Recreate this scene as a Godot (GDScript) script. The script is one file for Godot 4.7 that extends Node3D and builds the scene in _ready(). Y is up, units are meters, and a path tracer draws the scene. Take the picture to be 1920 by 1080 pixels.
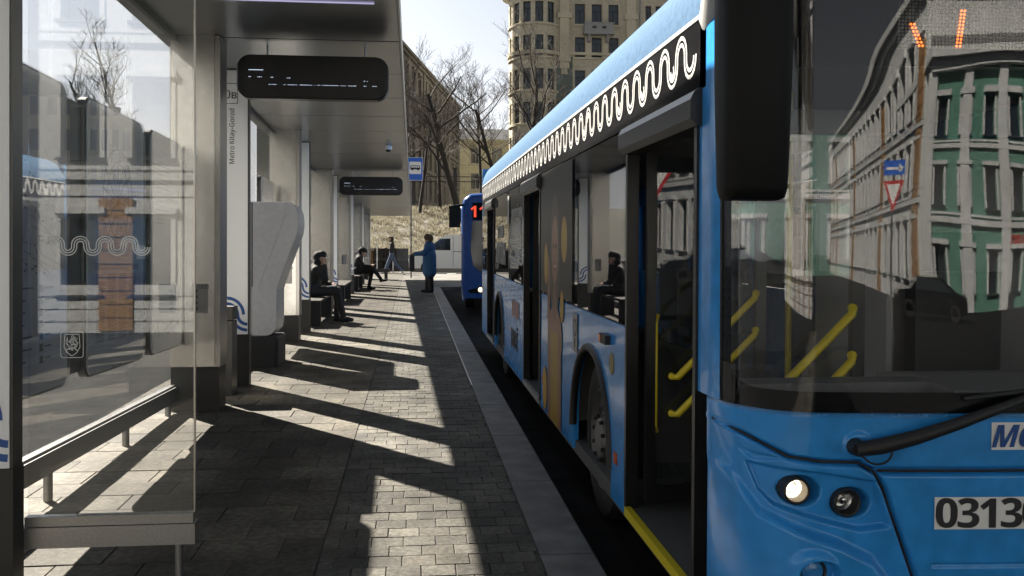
extends Node3D

const SL := 0.0257            # the platform and the road climb away from the camera
const RISE := 0.025694        # atan(SL)
var M := {}
var taken := {}
var rng := RandomNumberGenerator.new()


class MB:
	var st := SurfaceTool.new()
	var has_uv := false
	func _init():
		st.begin(Mesh.PRIMITIVE_TRIANGLES)
	func flat():
		st.set_smooth_group(-1)
	func soft(g := 0):
		st.set_smooth_group(g)
	func tri(a: Vector3, b: Vector3, c: Vector3):
		st.add_vertex(a); st.add_vertex(b); st.add_vertex(c)
	func quad(a: Vector3, b: Vector3, c: Vector3, d: Vector3):
		tri(a, b, c); tri(a, c, d)
	func quad_uv(a: Vector3, b: Vector3, c: Vector3, d: Vector3, u0 := 0.0, v0 := 0.0, u1 := 1.0, v1 := 1.0):
		flat()
		var p := [a, b, c, a, c, d]
		var t := [Vector2(u0, v0), Vector2(u1, v0), Vector2(u1, v1), Vector2(u0, v0), Vector2(u1, v1), Vector2(u0, v1)]
		for i in 6:
			st.set_uv(t[i]); st.add_vertex(p[i])
	func box(c: Vector3, s: Vector3, b := Basis()):
		flat()
		var h := s * 0.5
		var v := []
		for i in 8:
			v.append(c + b * Vector3(h.x if i & 1 else -h.x, h.y if i & 2 else -h.y, h.z if i & 4 else -h.z))
		for f in [[4, 6, 7, 5], [1, 3, 2, 0], [5, 7, 3, 1], [0, 2, 6, 4], [6, 2, 3, 7], [0, 4, 5, 1]]:
			quad(v[f[0]], v[f[1]], v[f[2]], v[f[3]])
	func slab(lo: Vector3, hi: Vector3):
		box((lo + hi) * 0.5, (hi - lo).abs())
	func prism(poly: PackedVector2Array, z0: float, z1: float, xf := Transform3D(), bevel := 0.0):
		# polygon in local xy, pushed from z0 to z1 (z1 is the front)
		flat()
		var q := poly.duplicate()
		if Geometry2D.is_polygon_clockwise(q):
			q.reverse()
		var inner := q
		if bevel > 0.0:
			var off := Geometry2D.offset_polygon(q, -bevel, Geometry2D.JOIN_MITER)
			if off.size() == 1 and off[0].size() == q.size():
				inner = off[0]
				var best := 0
				for i in q.size():
					if inner[i].distance_squared_to(q[0]) < inner[best].distance_squared_to(q[0]):
						best = i
				var turned := PackedVector2Array()
				for i in q.size():
					turned.append(inner[(i + best) % q.size()])
				inner = turned
			else:
				bevel = 0.0
		var zi := z1 - bevel * signf(z1 - z0)
		var n := q.size()
		for i in n:
			var a := q[i]; var b := q[(i + 1) % n]
			quad(xf * Vector3(a.x, a.y, z0), xf * Vector3(a.x, a.y, zi), xf * Vector3(b.x, b.y, zi), xf * Vector3(b.x, b.y, z0))
			if bevel > 0.0:
				var c := inner[i]; var d := inner[(i + 1) % n]
				quad(xf * Vector3(a.x, a.y, zi), xf * Vector3(c.x, c.y, z1), xf * Vector3(d.x, d.y, z1), xf * Vector3(b.x, b.y, zi))
		var t := Geometry2D.triangulate_polygon(inner)
		for i in range(0, t.size(), 3):
			tri(xf * Vector3(inner[t[i]].x, inner[t[i]].y, z1), xf * Vector3(inner[t[i + 2]].x, inner[t[i + 2]].y, z1), xf * Vector3(inner[t[i + 1]].x, inner[t[i + 1]].y, z1))
		t = Geometry2D.triangulate_polygon(q)
		for i in range(0, t.size(), 3):
			tri(xf * Vector3(q[t[i]].x, q[t[i]].y, z0), xf * Vector3(q[t[i + 1]].x, q[t[i + 1]].y, z0), xf * Vector3(q[t[i + 2]].x, q[t[i + 2]].y, z0))
	func tube(pts: Array, rad: Array, sides := 6, caps := true, squash := 1.0):
		soft()
		var n := pts.size()
		var rings := []
		var up := Vector3.UP
		for i in n:
			var t: Vector3 = (pts[mini(i + 1, n - 1)] - pts[maxi(i - 1, 0)]).normalized()
			if absf(t.dot(up)) > 0.95:
				up = Vector3.RIGHT if absf(t.x) < 0.9 else Vector3.FORWARD
			var s := t.cross(up).normalized()
			var w := s.cross(t).normalized()
			up = w
			var ring := []
			for k in sides:
				var an := TAU * k / sides
				ring.append(pts[i] + (s * cos(an) + w * sin(an) * squash) * rad[mini(i, rad.size() - 1)])
			rings.append(ring)
		for i in n - 1:
			for k in sides:
				var k2 := (k + 1) % sides
				quad(rings[i][k], rings[i][k2], rings[i + 1][k2], rings[i + 1][k])
		if caps:
			flat()
			for k in range(1, sides - 1):
				tri(rings[0][0], rings[0][k + 1], rings[0][k])
				tri(rings[n - 1][0], rings[n - 1][k], rings[n - 1][k + 1])
	func disc(c: Vector3, axis: Vector3, prof: Array, sides := 20):
		# lathe: prof = [[distance along axis, radius], ...]
		var s := axis.cross(Vector3.UP if absf(axis.y) < 0.9 else Vector3.RIGHT).normalized()
		var w := s.cross(axis).normalized()
		for i in prof.size() - 1:
			soft(i + 1)
			for k in sides:
				var a := TAU * k / sides; var b := TAU * (k + 1) / sides
				var p: Vector3 = c + axis * prof[i][0] + (s * cos(a) + w * sin(a)) * prof[i][1]
				var q: Vector3 = c + axis * prof[i][0] + (s * cos(b) + w * sin(b)) * prof[i][1]
				var p2: Vector3 = c + axis * prof[i + 1][0] + (s * cos(a) + w * sin(a)) * prof[i + 1][1]
				var q2: Vector3 = c + axis * prof[i + 1][0] + (s * cos(b) + w * sin(b)) * prof[i + 1][1]
				if prof[i][1] > 0.0001:
					tri(p, q, q2)
				if prof[i + 1][1] > 0.0001:
					tri(p, q2, p2)
	func ribbon(pts: Array, normal: Vector3, half: float):
		# flat stroke lying in the plane of the given normal
		flat()
		for i in pts.size() - 1:
			var t0: Vector3 = (pts[mini(i + 1, pts.size() - 1)] - pts[maxi(i - 1, 0)]).normalized().cross(normal) * half
			var t1: Vector3 = (pts[mini(i + 2, pts.size() - 1)] - pts[i]).normalized().cross(normal) * half
			quad(pts[i] - t0, pts[i + 1] - t1, pts[i + 1] + t1, pts[i] + t0)
	func grid(v: Array):
		# v = rows of points; smooth
		soft()
		for j in v.size() - 1:
			for i in v[j].size() - 1:
				quad(v[j][i], v[j + 1][i], v[j + 1][i + 1], v[j][i + 1])
	func mesh() -> ArrayMesh:
		st.generate_normals()
		return st.commit()


func P(x: float, y: float, z: float) -> Vector3:
	return Vector3(x, y, -z)


func gy(z: float) -> float:
	return SL * clampf(z, -45.0, 50.0)


func numbered(n: String) -> String:
	var k: int = taken.get(n, 0)
	taken[n] = k + 1
	return n if k == 0 else "%s_%03d" % [n, k]


func tag(o: Node, label: String, category: String, group := "", kind := ""):
	if label: o.set_meta("label", label)
	if category: o.set_meta("category", category)
	if group: o.set_meta("group", group)
	if kind: o.set_meta("kind", kind)


func thing(called: String, at: Vector3, label: String, category: String, group := "", turn := 0.0) -> Node3D:
	var o := Node3D.new()
	o.name = numbered(called)
	add_child(o)
	o.position = at
	o.rotation.y = turn
	tag(o, label, category, group)
	return o


func part(called: String, mb, m: Material, parent: Node, off := Vector3.ZERO) -> MeshInstance3D:
	var o := MeshInstance3D.new()
	o.name = called
	o.mesh = mb.mesh() if mb is MB else mb
	o.material_override = m
	o.position = off
	parent.add_child(o, true)
	return o


func single(called: String, mb, m: Material, label: String, category: String, group := "", kind := "") -> MeshInstance3D:
	var o := MeshInstance3D.new()
	o.name = numbered(called)
	o.mesh = mb.mesh() if mb is MB else mb
	o.material_override = m
	add_child(o)
	tag(o, label, category, group, kind)
	return o


func copy_of(o: Node3D, label := "") -> Node3D:
	var base: String = o.name
	if base.length() > 4 and base[-4] == "_" and base.right(3).is_valid_int():
		base = base.left(-4)
	var c: Node3D = o.duplicate()
	c.name = numbered(base)
	add_child(c)
	if label: c.set_meta("label", label)
	return c


func lettering(text: String, height: float, depth: float, fam := "Droid Sans", bold := false) -> TextMesh:
	var t := TextMesh.new()
	var f := SystemFont.new()
	f.font_names = PackedStringArray([fam])
	if bold: f.font_weight = 700
	t.font = f
	t.text = text
	t.font_size = 64
	t.pixel_size = height / 46.0
	t.depth = depth
	t.curve_step = 2.0
	return t


func write(called: String, text: String, height: float, m: Material, parent: Node, at: Vector3, basis: Basis, bold := false, depth := 0.004) -> MeshInstance3D:
	var o := MeshInstance3D.new()
	o.name = called
	o.mesh = lettering(text, height, depth, "Droid Sans", bold)
	o.material_override = m
	o.transform = Transform3D(basis, at)
	parent.add_child(o, true)
	return o


# ---------------------------------------------------------------- materials
func mat(c: Color, rough := 0.6, metal := 0.0, spec := 0.5) -> StandardMaterial3D:
	var m := StandardMaterial3D.new()
	m.albedo_color = c.linear_to_srgb()
	m.roughness = rough
	m.metallic = metal
	m.metallic_specular = spec
	return m


func noise_tex(seed_: int, freq: float, lo: float, hi: float, size := 512, octaves := 4, mid := 0.5, kind := FastNoiseLite.TYPE_SIMPLEX_SMOOTH) -> NoiseTexture2D:
	var n := FastNoiseLite.new()
	n.seed = seed_
	n.noise_type = kind
	n.frequency = freq
	n.fractal_octaves = octaves
	var t := NoiseTexture2D.new()
	t.noise = n
	t.width = size; t.height = size
	t.seamless = true
	var g := Gradient.new()
	g.offsets = PackedFloat32Array([0.0, mid, 1.0])
	g.colors = PackedColorArray([Color(lo, lo, lo), Color((lo + hi) / 2, (lo + hi) / 2, (lo + hi) / 2), Color(hi, hi, hi)])
	t.color_ramp = g
	return t


func worn(m: StandardMaterial3D, tex: Texture2D, scale: float, world := true, detail: Texture2D = null, bump: Texture2D = null, bump_cm := 0.2) -> StandardMaterial3D:
	m.uv1_triplanar = true
	m.uv1_world_triplanar = world
	m.uv1_scale = Vector3.ONE * scale
	m.albedo_texture = tex
	if detail:
		m.detail_enabled = true
		m.detail_albedo = detail
		m.detail_blend_mode = BaseMaterial3D.BLEND_MODE_MUL
		m.detail_uv_layer = BaseMaterial3D.DETAIL_UV_2
		m.uv2_triplanar = true
		m.uv2_world_triplanar = world
		m.uv2_scale = Vector3.ONE * scale * 0.17
	if bump:
		m.heightmap_enabled = true
		m.heightmap_texture = bump
		m.heightmap_scale = bump_cm
	return m


func glass(alpha: float, c := Color(0.02, 0.03, 0.03), rough := 0.0) -> StandardMaterial3D:
	var m := mat(c, rough, 0.0, 0.5)
	m.albedo_color.a = alpha
	m.transparency = BaseMaterial3D.TRANSPARENCY_ALPHA
	return m


func glow(c: Color, e: float) -> StandardMaterial3D:
	var m := mat(Color(0.02, 0.02, 0.02), 0.4)
	m.emission_enabled = true
	m.emission = c
	m.emission_energy_multiplier = e
	return m


func make_materials():
	var fine := noise_tex(1, 0.03, 0.62, 1.0, 512, 5)
	var blot := noise_tex(2, 0.012, 0.56, 1.0, 512, 4)
	var wash := noise_tex(5, 0.012, 0.86, 1.0, 512, 4)
	var plaster := noise_tex(6, 0.03, 0.85, 1.0, 512, 5)
	var grain := noise_tex(3, 0.2, 0.8, 1.0, 512, 3)
	var rough_t := noise_tex(4, 0.08, 0.0, 1.0, 512, 4)
	var k := 0
	for c in [Color(0.235, 0.222, 0.195), Color(0.18, 0.17, 0.15), Color(0.275, 0.258, 0.222), Color(0.212, 0.196, 0.166)]:
		M["paver%d" % k] = worn(mat(c, 0.68, 0.0, 0.3), fine, 1.7, true, blot, rough_t, 0.12)
		M["slab%d" % k] = worn(mat(c * Color(1.0, 0.965, 0.91), 0.7, 0.0, 0.28), fine, 1.1, true, blot, rough_t, 0.12)
		k += 1
	M.joint = worn(mat(Color(0.1, 0.092, 0.08), 0.9), fine, 2.0)
	M.kerb = worn(mat(Color(0.2, 0.195, 0.19), 0.6), grain, 3.0, true, blot, rough_t, 0.1)
	M.asphalt = worn(mat(Color(0.032, 0.032, 0.034), 0.9, 0.0, 0.15), grain, 2.0, true, blot, rough_t, 0.4)
	M.plaza = worn(mat(Color(0.25, 0.235, 0.205), 0.75), fine, 0.8, true, blot)
	M.paint_line = worn(mat(Color(0.62, 0.62, 0.58), 0.7), fine, 1.5)
	M.steel = worn(mat(Color(0.6, 0.59, 0.55), 0.24, 1.0), noise_tex(7, 0.02, 0.93, 1.0), 0.9)
	M.steel_trim = mat(Color(0.4, 0.39, 0.37), 0.3, 1.0)
	M.rail = worn(mat(Color(0.36, 0.355, 0.35), 0.42, 0.9), noise_tex(9, 0.05, 0.9, 1.0), 2.5)
	M.soffit = worn(mat(Color(0.33, 0.345, 0.355), 0.28, 1.0), noise_tex(8, 0.01, 0.93, 1.0), 0.4)
	M.fascia = mat(Color(0.45, 0.45, 0.45), 0.35, 0.8)
	M.plinth = mat(Color(0.012, 0.012, 0.013), 0.45)
	M.white_panel = mat(Color(0.74, 0.76, 0.79), 0.28)
	M.dark_edge = mat(Color(0.06, 0.06, 0.06), 0.35, 0.7)
	M.pane = glass(0.035, Color(0.25, 0.3, 0.28))
	M.black = mat(Color(0.008, 0.008, 0.009), 0.35)
	M.rubber = mat(Color(0.014, 0.014, 0.015), 0.55)
	M.ink = mat(Color(0.02, 0.02, 0.025), 0.6)
	M.blue_ink = mat(Color(0.01, 0.07, 0.27), 0.45)
	M.white_ink = mat(Color(0.78, 0.78, 0.76), 0.45)
	M.foil = mat(Color(0.42, 0.42, 0.41), 0.5)
	M.frost = mat(Color(0.7, 0.72, 0.74), 0.8)
	M.bin = mat(Color(0.03, 0.03, 0.032), 0.4)
	M.machine = worn(mat(Color(0.78, 0.78, 0.8), 0.28, 0.0), noise_tex(10, 0.03, 0.94, 1.0), 0.7)
	M.machine_base = mat(Color(0.03, 0.03, 0.032), 0.7)
	M.bench = worn(mat(Color(0.05, 0.043, 0.036), 0.5), grain, 1.0)
	var bus_dirt := noise_tex(11, 0.02, 0.86, 1.0, 512, 5)
	M.bus_blue = worn(mat(Color(0.035, 0.3, 0.76), 0.26, 0.0, 0.42), bus_dirt, 0.8, false)
	M.bus_blue.clearcoat_enabled = true
	M.bus_blue.clearcoat = 0.25
	M.bus_blue.clearcoat_roughness = 0.05
	M.bus_side = worn(mat(Color(0.04, 0.29, 0.74), 0.22, 0.0, 0.4), bus_dirt, 0.8, false)
	M.bus_side.clearcoat_enabled = true
	M.bus_side.clearcoat = 0.2
	M.bus_side.clearcoat_roughness = 0.03
	M.bus_roof = worn(mat(Color(0.075, 0.15, 0.26), 0.8, 0.0, 0.15), noise_tex(12, 0.05, 0.8, 1.0, 512, 5), 0.8, false)
	M.bus_dark_blue = worn(mat(Color(0.006, 0.055, 0.23), 0.25, 0.0, 0.35), bus_dirt, 0.8, false)
	M.bus_black = mat(Color(0.009, 0.009, 0.01), 0.12)
	M.side_glass = glass(0.9, Color(0.012, 0.012, 0.013))
	M.screen_glass = glass(0.02, Color(0.02, 0.03, 0.03))
	M.frit = mat(Color(0.004, 0.004, 0.005), 0.6, 0.0, 0.2)
	M.interior = mat(Color(0.22, 0.22, 0.22), 0.6)
	M.chassis = mat(Color(0.03, 0.03, 0.03), 0.8)
	M.seat_cloth = mat(Color(0.02, 0.05, 0.16), 0.85)
	M.interior_light = mat(Color(0.15, 0.15, 0.15), 0.7)
	M.bus_floor = worn(mat(Color(0.09, 0.09, 0.09), 0.8), grain, 3.0)
	M.yellow = mat(Color(0.62, 0.5, 0.015), 0.35)
	M.tyre = mat(Color(0.012, 0.012, 0.012), 0.85)
	M.rim = mat(Color(0.13, 0.13, 0.13), 0.45, 0.6)
	M.gutter = mat(Color(0.02, 0.021, 0.023), 0.35)
	M.lamp_on = glow(Color(1.0, 0.88, 0.7), 0.5)
	M.bulb = glow(Color(1.0, 0.9, 0.74), 3.0)
	M.lamp_bowl = mat(Color(0.75, 0.75, 0.75), 0.28, 1.0)
	M.tuft = mat(Color(1, 1, 1), 0.9, 0.0, 0.2)
	M.tuft.vertex_color_use_as_albedo = true
	M.tuft.backlight_enabled = true
	M.tuft.backlight = Color(0.8, 0.8, 0.8)
	M.chrome = mat(Color(0.6, 0.6, 0.6), 0.1, 1.0)
	M.lens = glass(0.05, Color(0.3, 0.3, 0.3))
	M.amber = mat(Color(0.5, 0.09, 0.01), 0.2)
	M.led_amber = glow(Color(1.0, 0.42, 0.12), 0.85)
	M.led_red = glow(Color(1.0, 0.3, 0.16), 0.22)
	M.led_white = glow(Color(0.85, 0.92, 1.0), 0.2)
	M.strip_glow = glow(Color(0.84, 0.82, 1.0), 0.13)
	M.display = mat(Color(0.45, 0.47, 0.45), 0.6)
	M.mirror_shell = mat(Color(0.006, 0.0065, 0.007), 0.5, 0.0, 0.3)
	M.mirror_arm = mat(Color(0.4, 0.4, 0.39), 0.35)
	M.lime = mat(Color(0.16, 0.13, 0.03), 0.4)
	M.beige = worn(mat(Color(0.7, 0.63, 0.48), 0.9), plaster, 0.12, true, wash)
	M.beige_trim = worn(mat(Color(0.74, 0.67, 0.51), 0.9), plaster, 0.3, true, wash)
	M.green_grey = worn(mat(Color(0.19, 0.23, 0.205), 0.9), plaster, 0.15, true, wash)
	M.brown_stone = worn(mat(Color(0.165, 0.158, 0.148), 0.9), plaster, 0.15, true, wash)
	M.brown_trim = worn(mat(Color(0.21, 0.2, 0.185), 0.9), plaster, 0.25, true, wash)
	M.yellow_wall = worn(mat(Color(0.5, 0.47, 0.33), 0.9), plaster, 0.15, true, wash)
	M.roof_metal = mat(Color(0.09, 0.09, 0.09), 0.5)
	M.far_pane = mat(Color(0.02, 0.026, 0.032), 0.06)
	M.house_pane = mat(Color(0.055, 0.068, 0.082), 0.08)
	M.far_frame = mat(Color(0.03, 0.035, 0.04), 0.5)
	M.far_white = worn(mat(Color(0.5, 0.5, 0.5), 0.8), fine, 0.5)
	M.stucco_white = worn(mat(Color(0.72, 0.73, 0.73), 0.85), plaster, 0.2, true, wash)
	M.stucco_green = worn(mat(Color(0.13, 0.31, 0.235), 0.85), plaster, 0.2, true, wash)
	M.ochre = worn(mat(Color(0.46, 0.26, 0.11), 0.85), fine, 0.3)
	M.bark = worn(mat(Color(0.035, 0.029, 0.024), 0.9), fine, 1.2)
	M.twig = mat(Color(0.045, 0.036, 0.03), 0.9)
	M.dry_grass = worn(mat(Color(0.29, 0.265, 0.2), 0.95), noise_tex(21, 0.06, 0.5, 1.0, 512, 5), 0.25, true, noise_tex(22, 0.02, 0.65, 1.0), rough_t, 3.0)
	M.snow = mat(Color(0.82, 0.84, 0.87), 0.7)
	M.iron = mat(Color(0.015, 0.015, 0.015), 0.6)
	M.van = mat(Color(0.7, 0.71, 0.72), 0.25)
	M.granite = worn(mat(Color(0.08, 0.075, 0.07), 0.6), grain, 1.0)
	M.sign_blue = mat(Color(0.01, 0.11, 0.55), 0.4)
	M.sign_white = mat(Color(0.75, 0.75, 0.75), 0.4)
	M.sign_red = mat(Color(0.5, 0.02, 0.02), 0.4)
	M.pole = mat(Color(0.12, 0.12, 0.12), 0.4, 0.8)
	M.paper = mat(Color(0.8, 0.8, 0.78), 0.8)
	M.vc = mat(Color(1, 1, 1), 0.8)
	M.vc.vertex_color_use_as_albedo = true
	M.car_black = mat(Color(0.006, 0.006, 0.007), 0.1)


# ---------------------------------------------------------------- ground and platform
func build_ground():
	var g := MB.new()
	var xs := [-400.0, -60.0, -10.0, 0.0, 10.0, 60.0, 400.0]
	var zs := [-400.0, -80.0, -45.0, -20.0, 0.0, 20.0, 40.0, 50.0, 80.0, 400.0]
	var rows := []
	for z in zs:
		var r := []
		for x in xs:
			r.append(P(x, gy(z) - 0.156, z))
		rows.append(r)
	g.grid(rows)
	single("ground", g, M.asphalt, "dark asphalt road and ground running up the street", "ground", "", "structure")
	var pl := Node3D.new()
	pl.name = numbered("platform")
	add_child(pl)
	pl.rotation.x = RISE
	tag(pl, "grey paved bus platform with slabs, small pavers and granite kerb", "pavement", "", "structure")
	var b := MB.new()
	b.slab(P(-2.6, -0.5, -16), P(0.62, -0.008, 30.6))
	b.slab(P(-2.6, -0.5, 30.6), P(0.62, -0.009, 46.0))
	part("joint_bed", b, M.joint, pl)
	rng.seed = 11
	# small pavers along the kerb
	var row_h := 0.144
	var pw := 0.158
	var shapes := []
	for v in 3:
		var m := MB.new()
		var hw := pw / 2 - 0.0022; var hz := row_h / 2 - 0.0022
		var poly := PackedVector2Array([Vector2(-hw, -hz), Vector2(hw, -hz), Vector2(hw, hz), Vector2(-hw, hz)])
		m.prism(poly, -0.03, 0.0, Transform3D(Basis(Vector3.RIGHT, -PI / 2), Vector3.ZERO), 0.0015 + 0.0008 * v)
		shapes.append(m.mesh())
	var far := MB.new()
	var count := 0
	var z := 3.62
	var r := 0
	while z < 26.0:
		var x := -0.44 + pw / 2 - (pw / 2 if r % 2 else 0.0) + 0.008 * sin(r * 2.3)
		while x < 0.6:
			var x0 := maxf(x - pw / 2, -0.44)
			var x1 := minf(x + pw / 2, 0.597)
			var full := x1 - x0 > pw - 0.002
			if x1 - x0 > 0.03:
				var lift := rng.randf_range(-0.0035, 0.001)
				var v := rng.randi() % 3
				var mi := rng.randi() % 4
				if z < 9.6 and count < 298:
					var o := part("paver", shapes[v], M["paver%d" % mi], pl, P((x0 + x1) / 2, lift, z + row_h / 2))
					o.rotation = Vector3(rng.randf_range(-0.006, 0.006), 0, rng.randf_range(-0.006, 0.006))
					if not full: o.scale.x = (x1 - x0) / pw
					count += 1
				else:
					far.slab(P(x0 + 0.0035, -0.02, z + 0.0035), P(x1 - 0.0035, lift, z + row_h - 0.0035))
			x += pw
		z += row_h
		r += 1
	far.slab(P(-0.44, -0.02, z), P(0.597, -0.001, 45.9))
	far.slab(P(-0.44, -0.02, -15.9), P(0.597, -0.001, 3.615))
	var fo := part("far_pavers", far, M.paver0, pl)
	fo.set_meta("kind", "stuff")
	# bigger slabs under the shelter
	var sw := 0.4
	var sh := 0.3
	var slab_shapes := []
	for v in 2:
		var m := MB.new()
		var hw := sw / 2 - 0.0026; var hz := sh / 2 - 0.0026
		m.prism(PackedVector2Array([Vector2(-hw, -hz), Vector2(hw, -hz), Vector2(hw, hz), Vector2(-hw, hz)]), -0.03, 0.0, Transform3D(Basis(Vector3.RIGHT, -PI / 2), Vector3.ZERO), 0.002)
		slab_shapes.append(m.mesh())
	var fars := MB.new()
	count = 0
	z = 3.6
	r = 0
	while z < 30.0:
		for i in 6:
			var x := -0.44 - sw * (i + 0.5) + (sw / 2 if r % 2 else 0.0)
			var x1 := minf(x + sw / 2, -0.444)
			var x0 := maxf(x - sw / 2, -2.62)
			var lift := rng.randf_range(-0.003, 0.001)
			if z < 14.5 and count < 298:
				var o := part("slab", slab_shapes[rng.randi() % 2], M["slab%d" % (rng.randi() % 4)], pl, P((x0 + x1) / 2, lift, z + sh / 2))
				o.rotation = Vector3(rng.randf_range(-0.004, 0.004), 0, rng.randf_range(-0.004, 0.004))
				if x1 - x0 < sw - 0.01: o.scale.x = (x1 - x0) / sw
				count += 1
			else:
				fars.slab(P(x0 + 0.004, -0.02, z + 0.004), P(x1 - 0.004, lift, z + sh - 0.004))
		z += sh
		r += 1
	fars.slab(P(-2.6, -0.02, 30.0), P(-0.444, -0.001, 45.9))
	fars.slab(P(-2.6, -0.02, -15.9), P(-0.444, -0.001, 3.59))
	var so := part("far_slabs", fars, M.slab1, pl)
	so.set_meta("kind", "stuff")
	# granite kerb stones
	var ks := MB.new()
	var q := PackedVector2Array([Vector2(0, -0.4), Vector2(0.27, -0.4), Vector2(0.27, -0.012), Vector2(0.258, 0.0), Vector2(0, 0.0)])
	ks.prism(q, 0.004, 1.37, Transform3D(Basis(), Vector3.ZERO))
	var kmesh := ks.mesh()
	for i in 32:
		var kz := 3.05 + 1.375 * (i - 12)
		part("kerb_stone", kmesh, M.kerb, pl, P(0.602, rng.randf_range(-0.003, 0.001), kz + 1.375))
	var ms := MB.new()
	ms.slab(P(0.598, -0.01, 9.7), P(0.612, 0.006, 29.0))
	part("edge_strip", ms, M.steel_trim, pl)
	# flush light crossing beyond the platform end
	var cr := MB.new()
	cr.slab(P(0.62, -0.4, 31.0), P(9.0, -0.02, 43.2))
	var co := single("forecourt", cr, M.plaza, "pale paving beyond the end of the platform", "paving", "", "structure")
	co.rotation.x = RISE
	for i in 5:
		var pm := MB.new()
		pm.slab(P(1.7 + i * 0.9, -0.15, 45.0), P(2.15 + i * 0.9, -0.146, 47.6))
		var po := single("road_marking", pm, M.paint_line, "white painted bar of the pedestrian crossing by the van", "marking", "crossing bars", "structure")
		po.rotation.x = RISE


# ---------------------------------------------------------------- shelter
const WHITE0 := 4.16
const BAY := 5.72
const SOFFIT := 3.522


func white_pillar(k: int):
	var z := WHITE0 + BAY * k
	var g := gy(z)
	var names := ["white shelter pillar beside the front glass screen", "white shelter pillar lettered with the station name", "white shelter pillar by the bench of the person in profile", "white shelter pillar between two empty steel bays", "white shelter pillar beside the reader with white papers", "white shelter pillar, last one before the open street"]
	var t := thing("white_pillar", P(-1.905, g, z), names[k], "pillar", "white shelter pillars")
	var hw := 0.215
	var top := SOFFIT - g
	var body := MB.new()
	body.slab(Vector3(-hw, 0.53, -0.1), Vector3(hw, top, 0.0))
	var face := MB.new()
	face.slab(Vector3(-hw + 0.004, 0.532, 0.0), Vector3(hw - 0.012, top - 0.012, 0.006))
	var base := MB.new()
	base.slab(Vector3(-hw - 0.004, -0.06, -0.104), Vector3(hw + 0.004, 0.528, 0.008))
	part("core", body, M.dark_edge, t)
	part("face", face, M.white_panel, t)
	part("plinth", base, M.plinth, t)
	var w := MB.new()
	var arc := func(cx: float, cy: float, r: float, a0: float, a1: float) -> Array:
		var pts := []
		for i in 15:
			var a := deg_to_rad(lerpf(a0, a1, i / 14.0))
			pts.append(Vector3(clampf(cx + cos(a) * r, -0.2, 0.2), cy + sin(a) * r, 0.008))
		return pts
	w.ribbon(arc.call(-0.01, 0.735, 0.172, 150.0, 0.0), Vector3.BACK, 0.016)
	w.ribbon(arc.call(-0.01, 0.735, 0.113, 150.0, 0.0), Vector3.BACK, 0.016)
	w.ribbon(arc.call(0.203, 0.735, 0.1, 180.0, 268.0), Vector3.BACK, 0.016)
	w.ribbon(arc.call(0.203, 0.735, 0.16, 180.0, 268.0), Vector3.BACK, 0.016)
	part("wave_logo", w, M.blue_ink, t)
	if k == 1:
		write("lettering", "Metro Kitay-Gorod", 0.05, M.ink, t, Vector3(0.045, 2.575, 0.009), Basis(Vector3.BACK, PI / 2))
		var fr := MB.new()
		for e in [[-0.2, 3.114, 0.105, 3.12], [-0.2, 2.91, 0.105, 2.916], [0.099, 2.91, 0.105, 3.12]]:
			fr.slab(Vector3(e[0], e[1], 0.006), Vector3(e[2], e[3], 0.008))
		part("sign_frame", fr, M.ink, t)
		write("lettering", "0в", 0.085, M.ink, t, Vector3(0.035, 3.005, 0.009), Basis())


func steel_column(k: int):
	var z := WHITE0 + BAY * k + 4.28
	var g := gy(z)
	var names := ["stainless steel shelter column with intercom plate beside the map boards", "stainless steel column behind the white vending machine", "stainless steel column behind the seated person in profile", "stainless steel column after the empty bench", "stainless steel column next to the person reading papers", "end stainless steel column of the shelter row"]
	var t := thing("steel_column", P(-1.905, g, z), names[k], "column", "stainless steel shelter columns")
	var top := SOFFIT - g
	var b := MB.new()
	b.slab(Vector3(-0.215, 0.39, -0.3), Vector3(0.165, top, 0.0))
	part("face_panel", b, M.steel, t)
	var e := MB.new()
	e.slab(Vector3(0.168, 0.39, -0.297), Vector3(0.215, top - 0.004, 0.004))
	part("edge_panel", e, M.steel_trim, t)
	var p := MB.new()
	p.slab(Vector3(-0.21, -0.06, -0.29), Vector3(0.205, 0.389, -0.008))
	part("plinth", p, M.plinth, t)
	var ip := MB.new()
	ip.slab(Vector3(-0.03, 0.86, 0.0), Vector3(0.11, 1.12, 0.004))
	var plate := part("intercom_plate", ip, M.rail, t)
	for i in 4:
		var d := MB.new()
		d.disc(Vector3(0.005, 0.9 + 0.052 * i, 0.004), Vector3.BACK, [[0.0, 0.018], [0.006, 0.018], [0.006, 0.0]], 12)
		part("button", d, M.ink, plate)
	write("lettering", "ООО", 0.03, M.ink, plate, Vector3(0.075, 1.09, 0.006), Basis())


func canopy():
	var t := thing("shelter_canopy", P(0, SOFFIT, 6.4), "long grey metal canopy over the shelter row, with an added unseen rear stretch for shade", "canopy")
	var top := MB.new()
	top.slab(P(-2.26, 0.03, -15.0), P(-0.125, 0.22, 32.3))  # stretch behind the camera is unseen, added to keep sun off the platform
	part("roof_deck", top, M.machine_base, t)
	var fa := MB.new()
	fa.slab(P(-0.124, 0.004, -15.01), P(-0.108, 0.24, 32.31))
	part("fascia", fa, M.fascia, t)
	var pm := MB.new()
	var n := 33
	var step := 34.5 / 24
	pm.slab(P(-2.255, 0.0, 0.011), P(-0.128, 0.028, step - 0.011))
	var mesh := pm.mesh()
	for i in n:
		part("soffit_panel", mesh, M.soffit, t, P(0, rng.randf_range(-0.0015, 0.0015), -15.1375 + step * i))
	var ls := MB.new()
	ls.slab(P(-1.75, -0.008, 0.86), P(-0.3, -0.002, 0.885))  # thin strip with a weak pale lavender glow
	part("pale_strip", ls, M.strip_glow, t)


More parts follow.
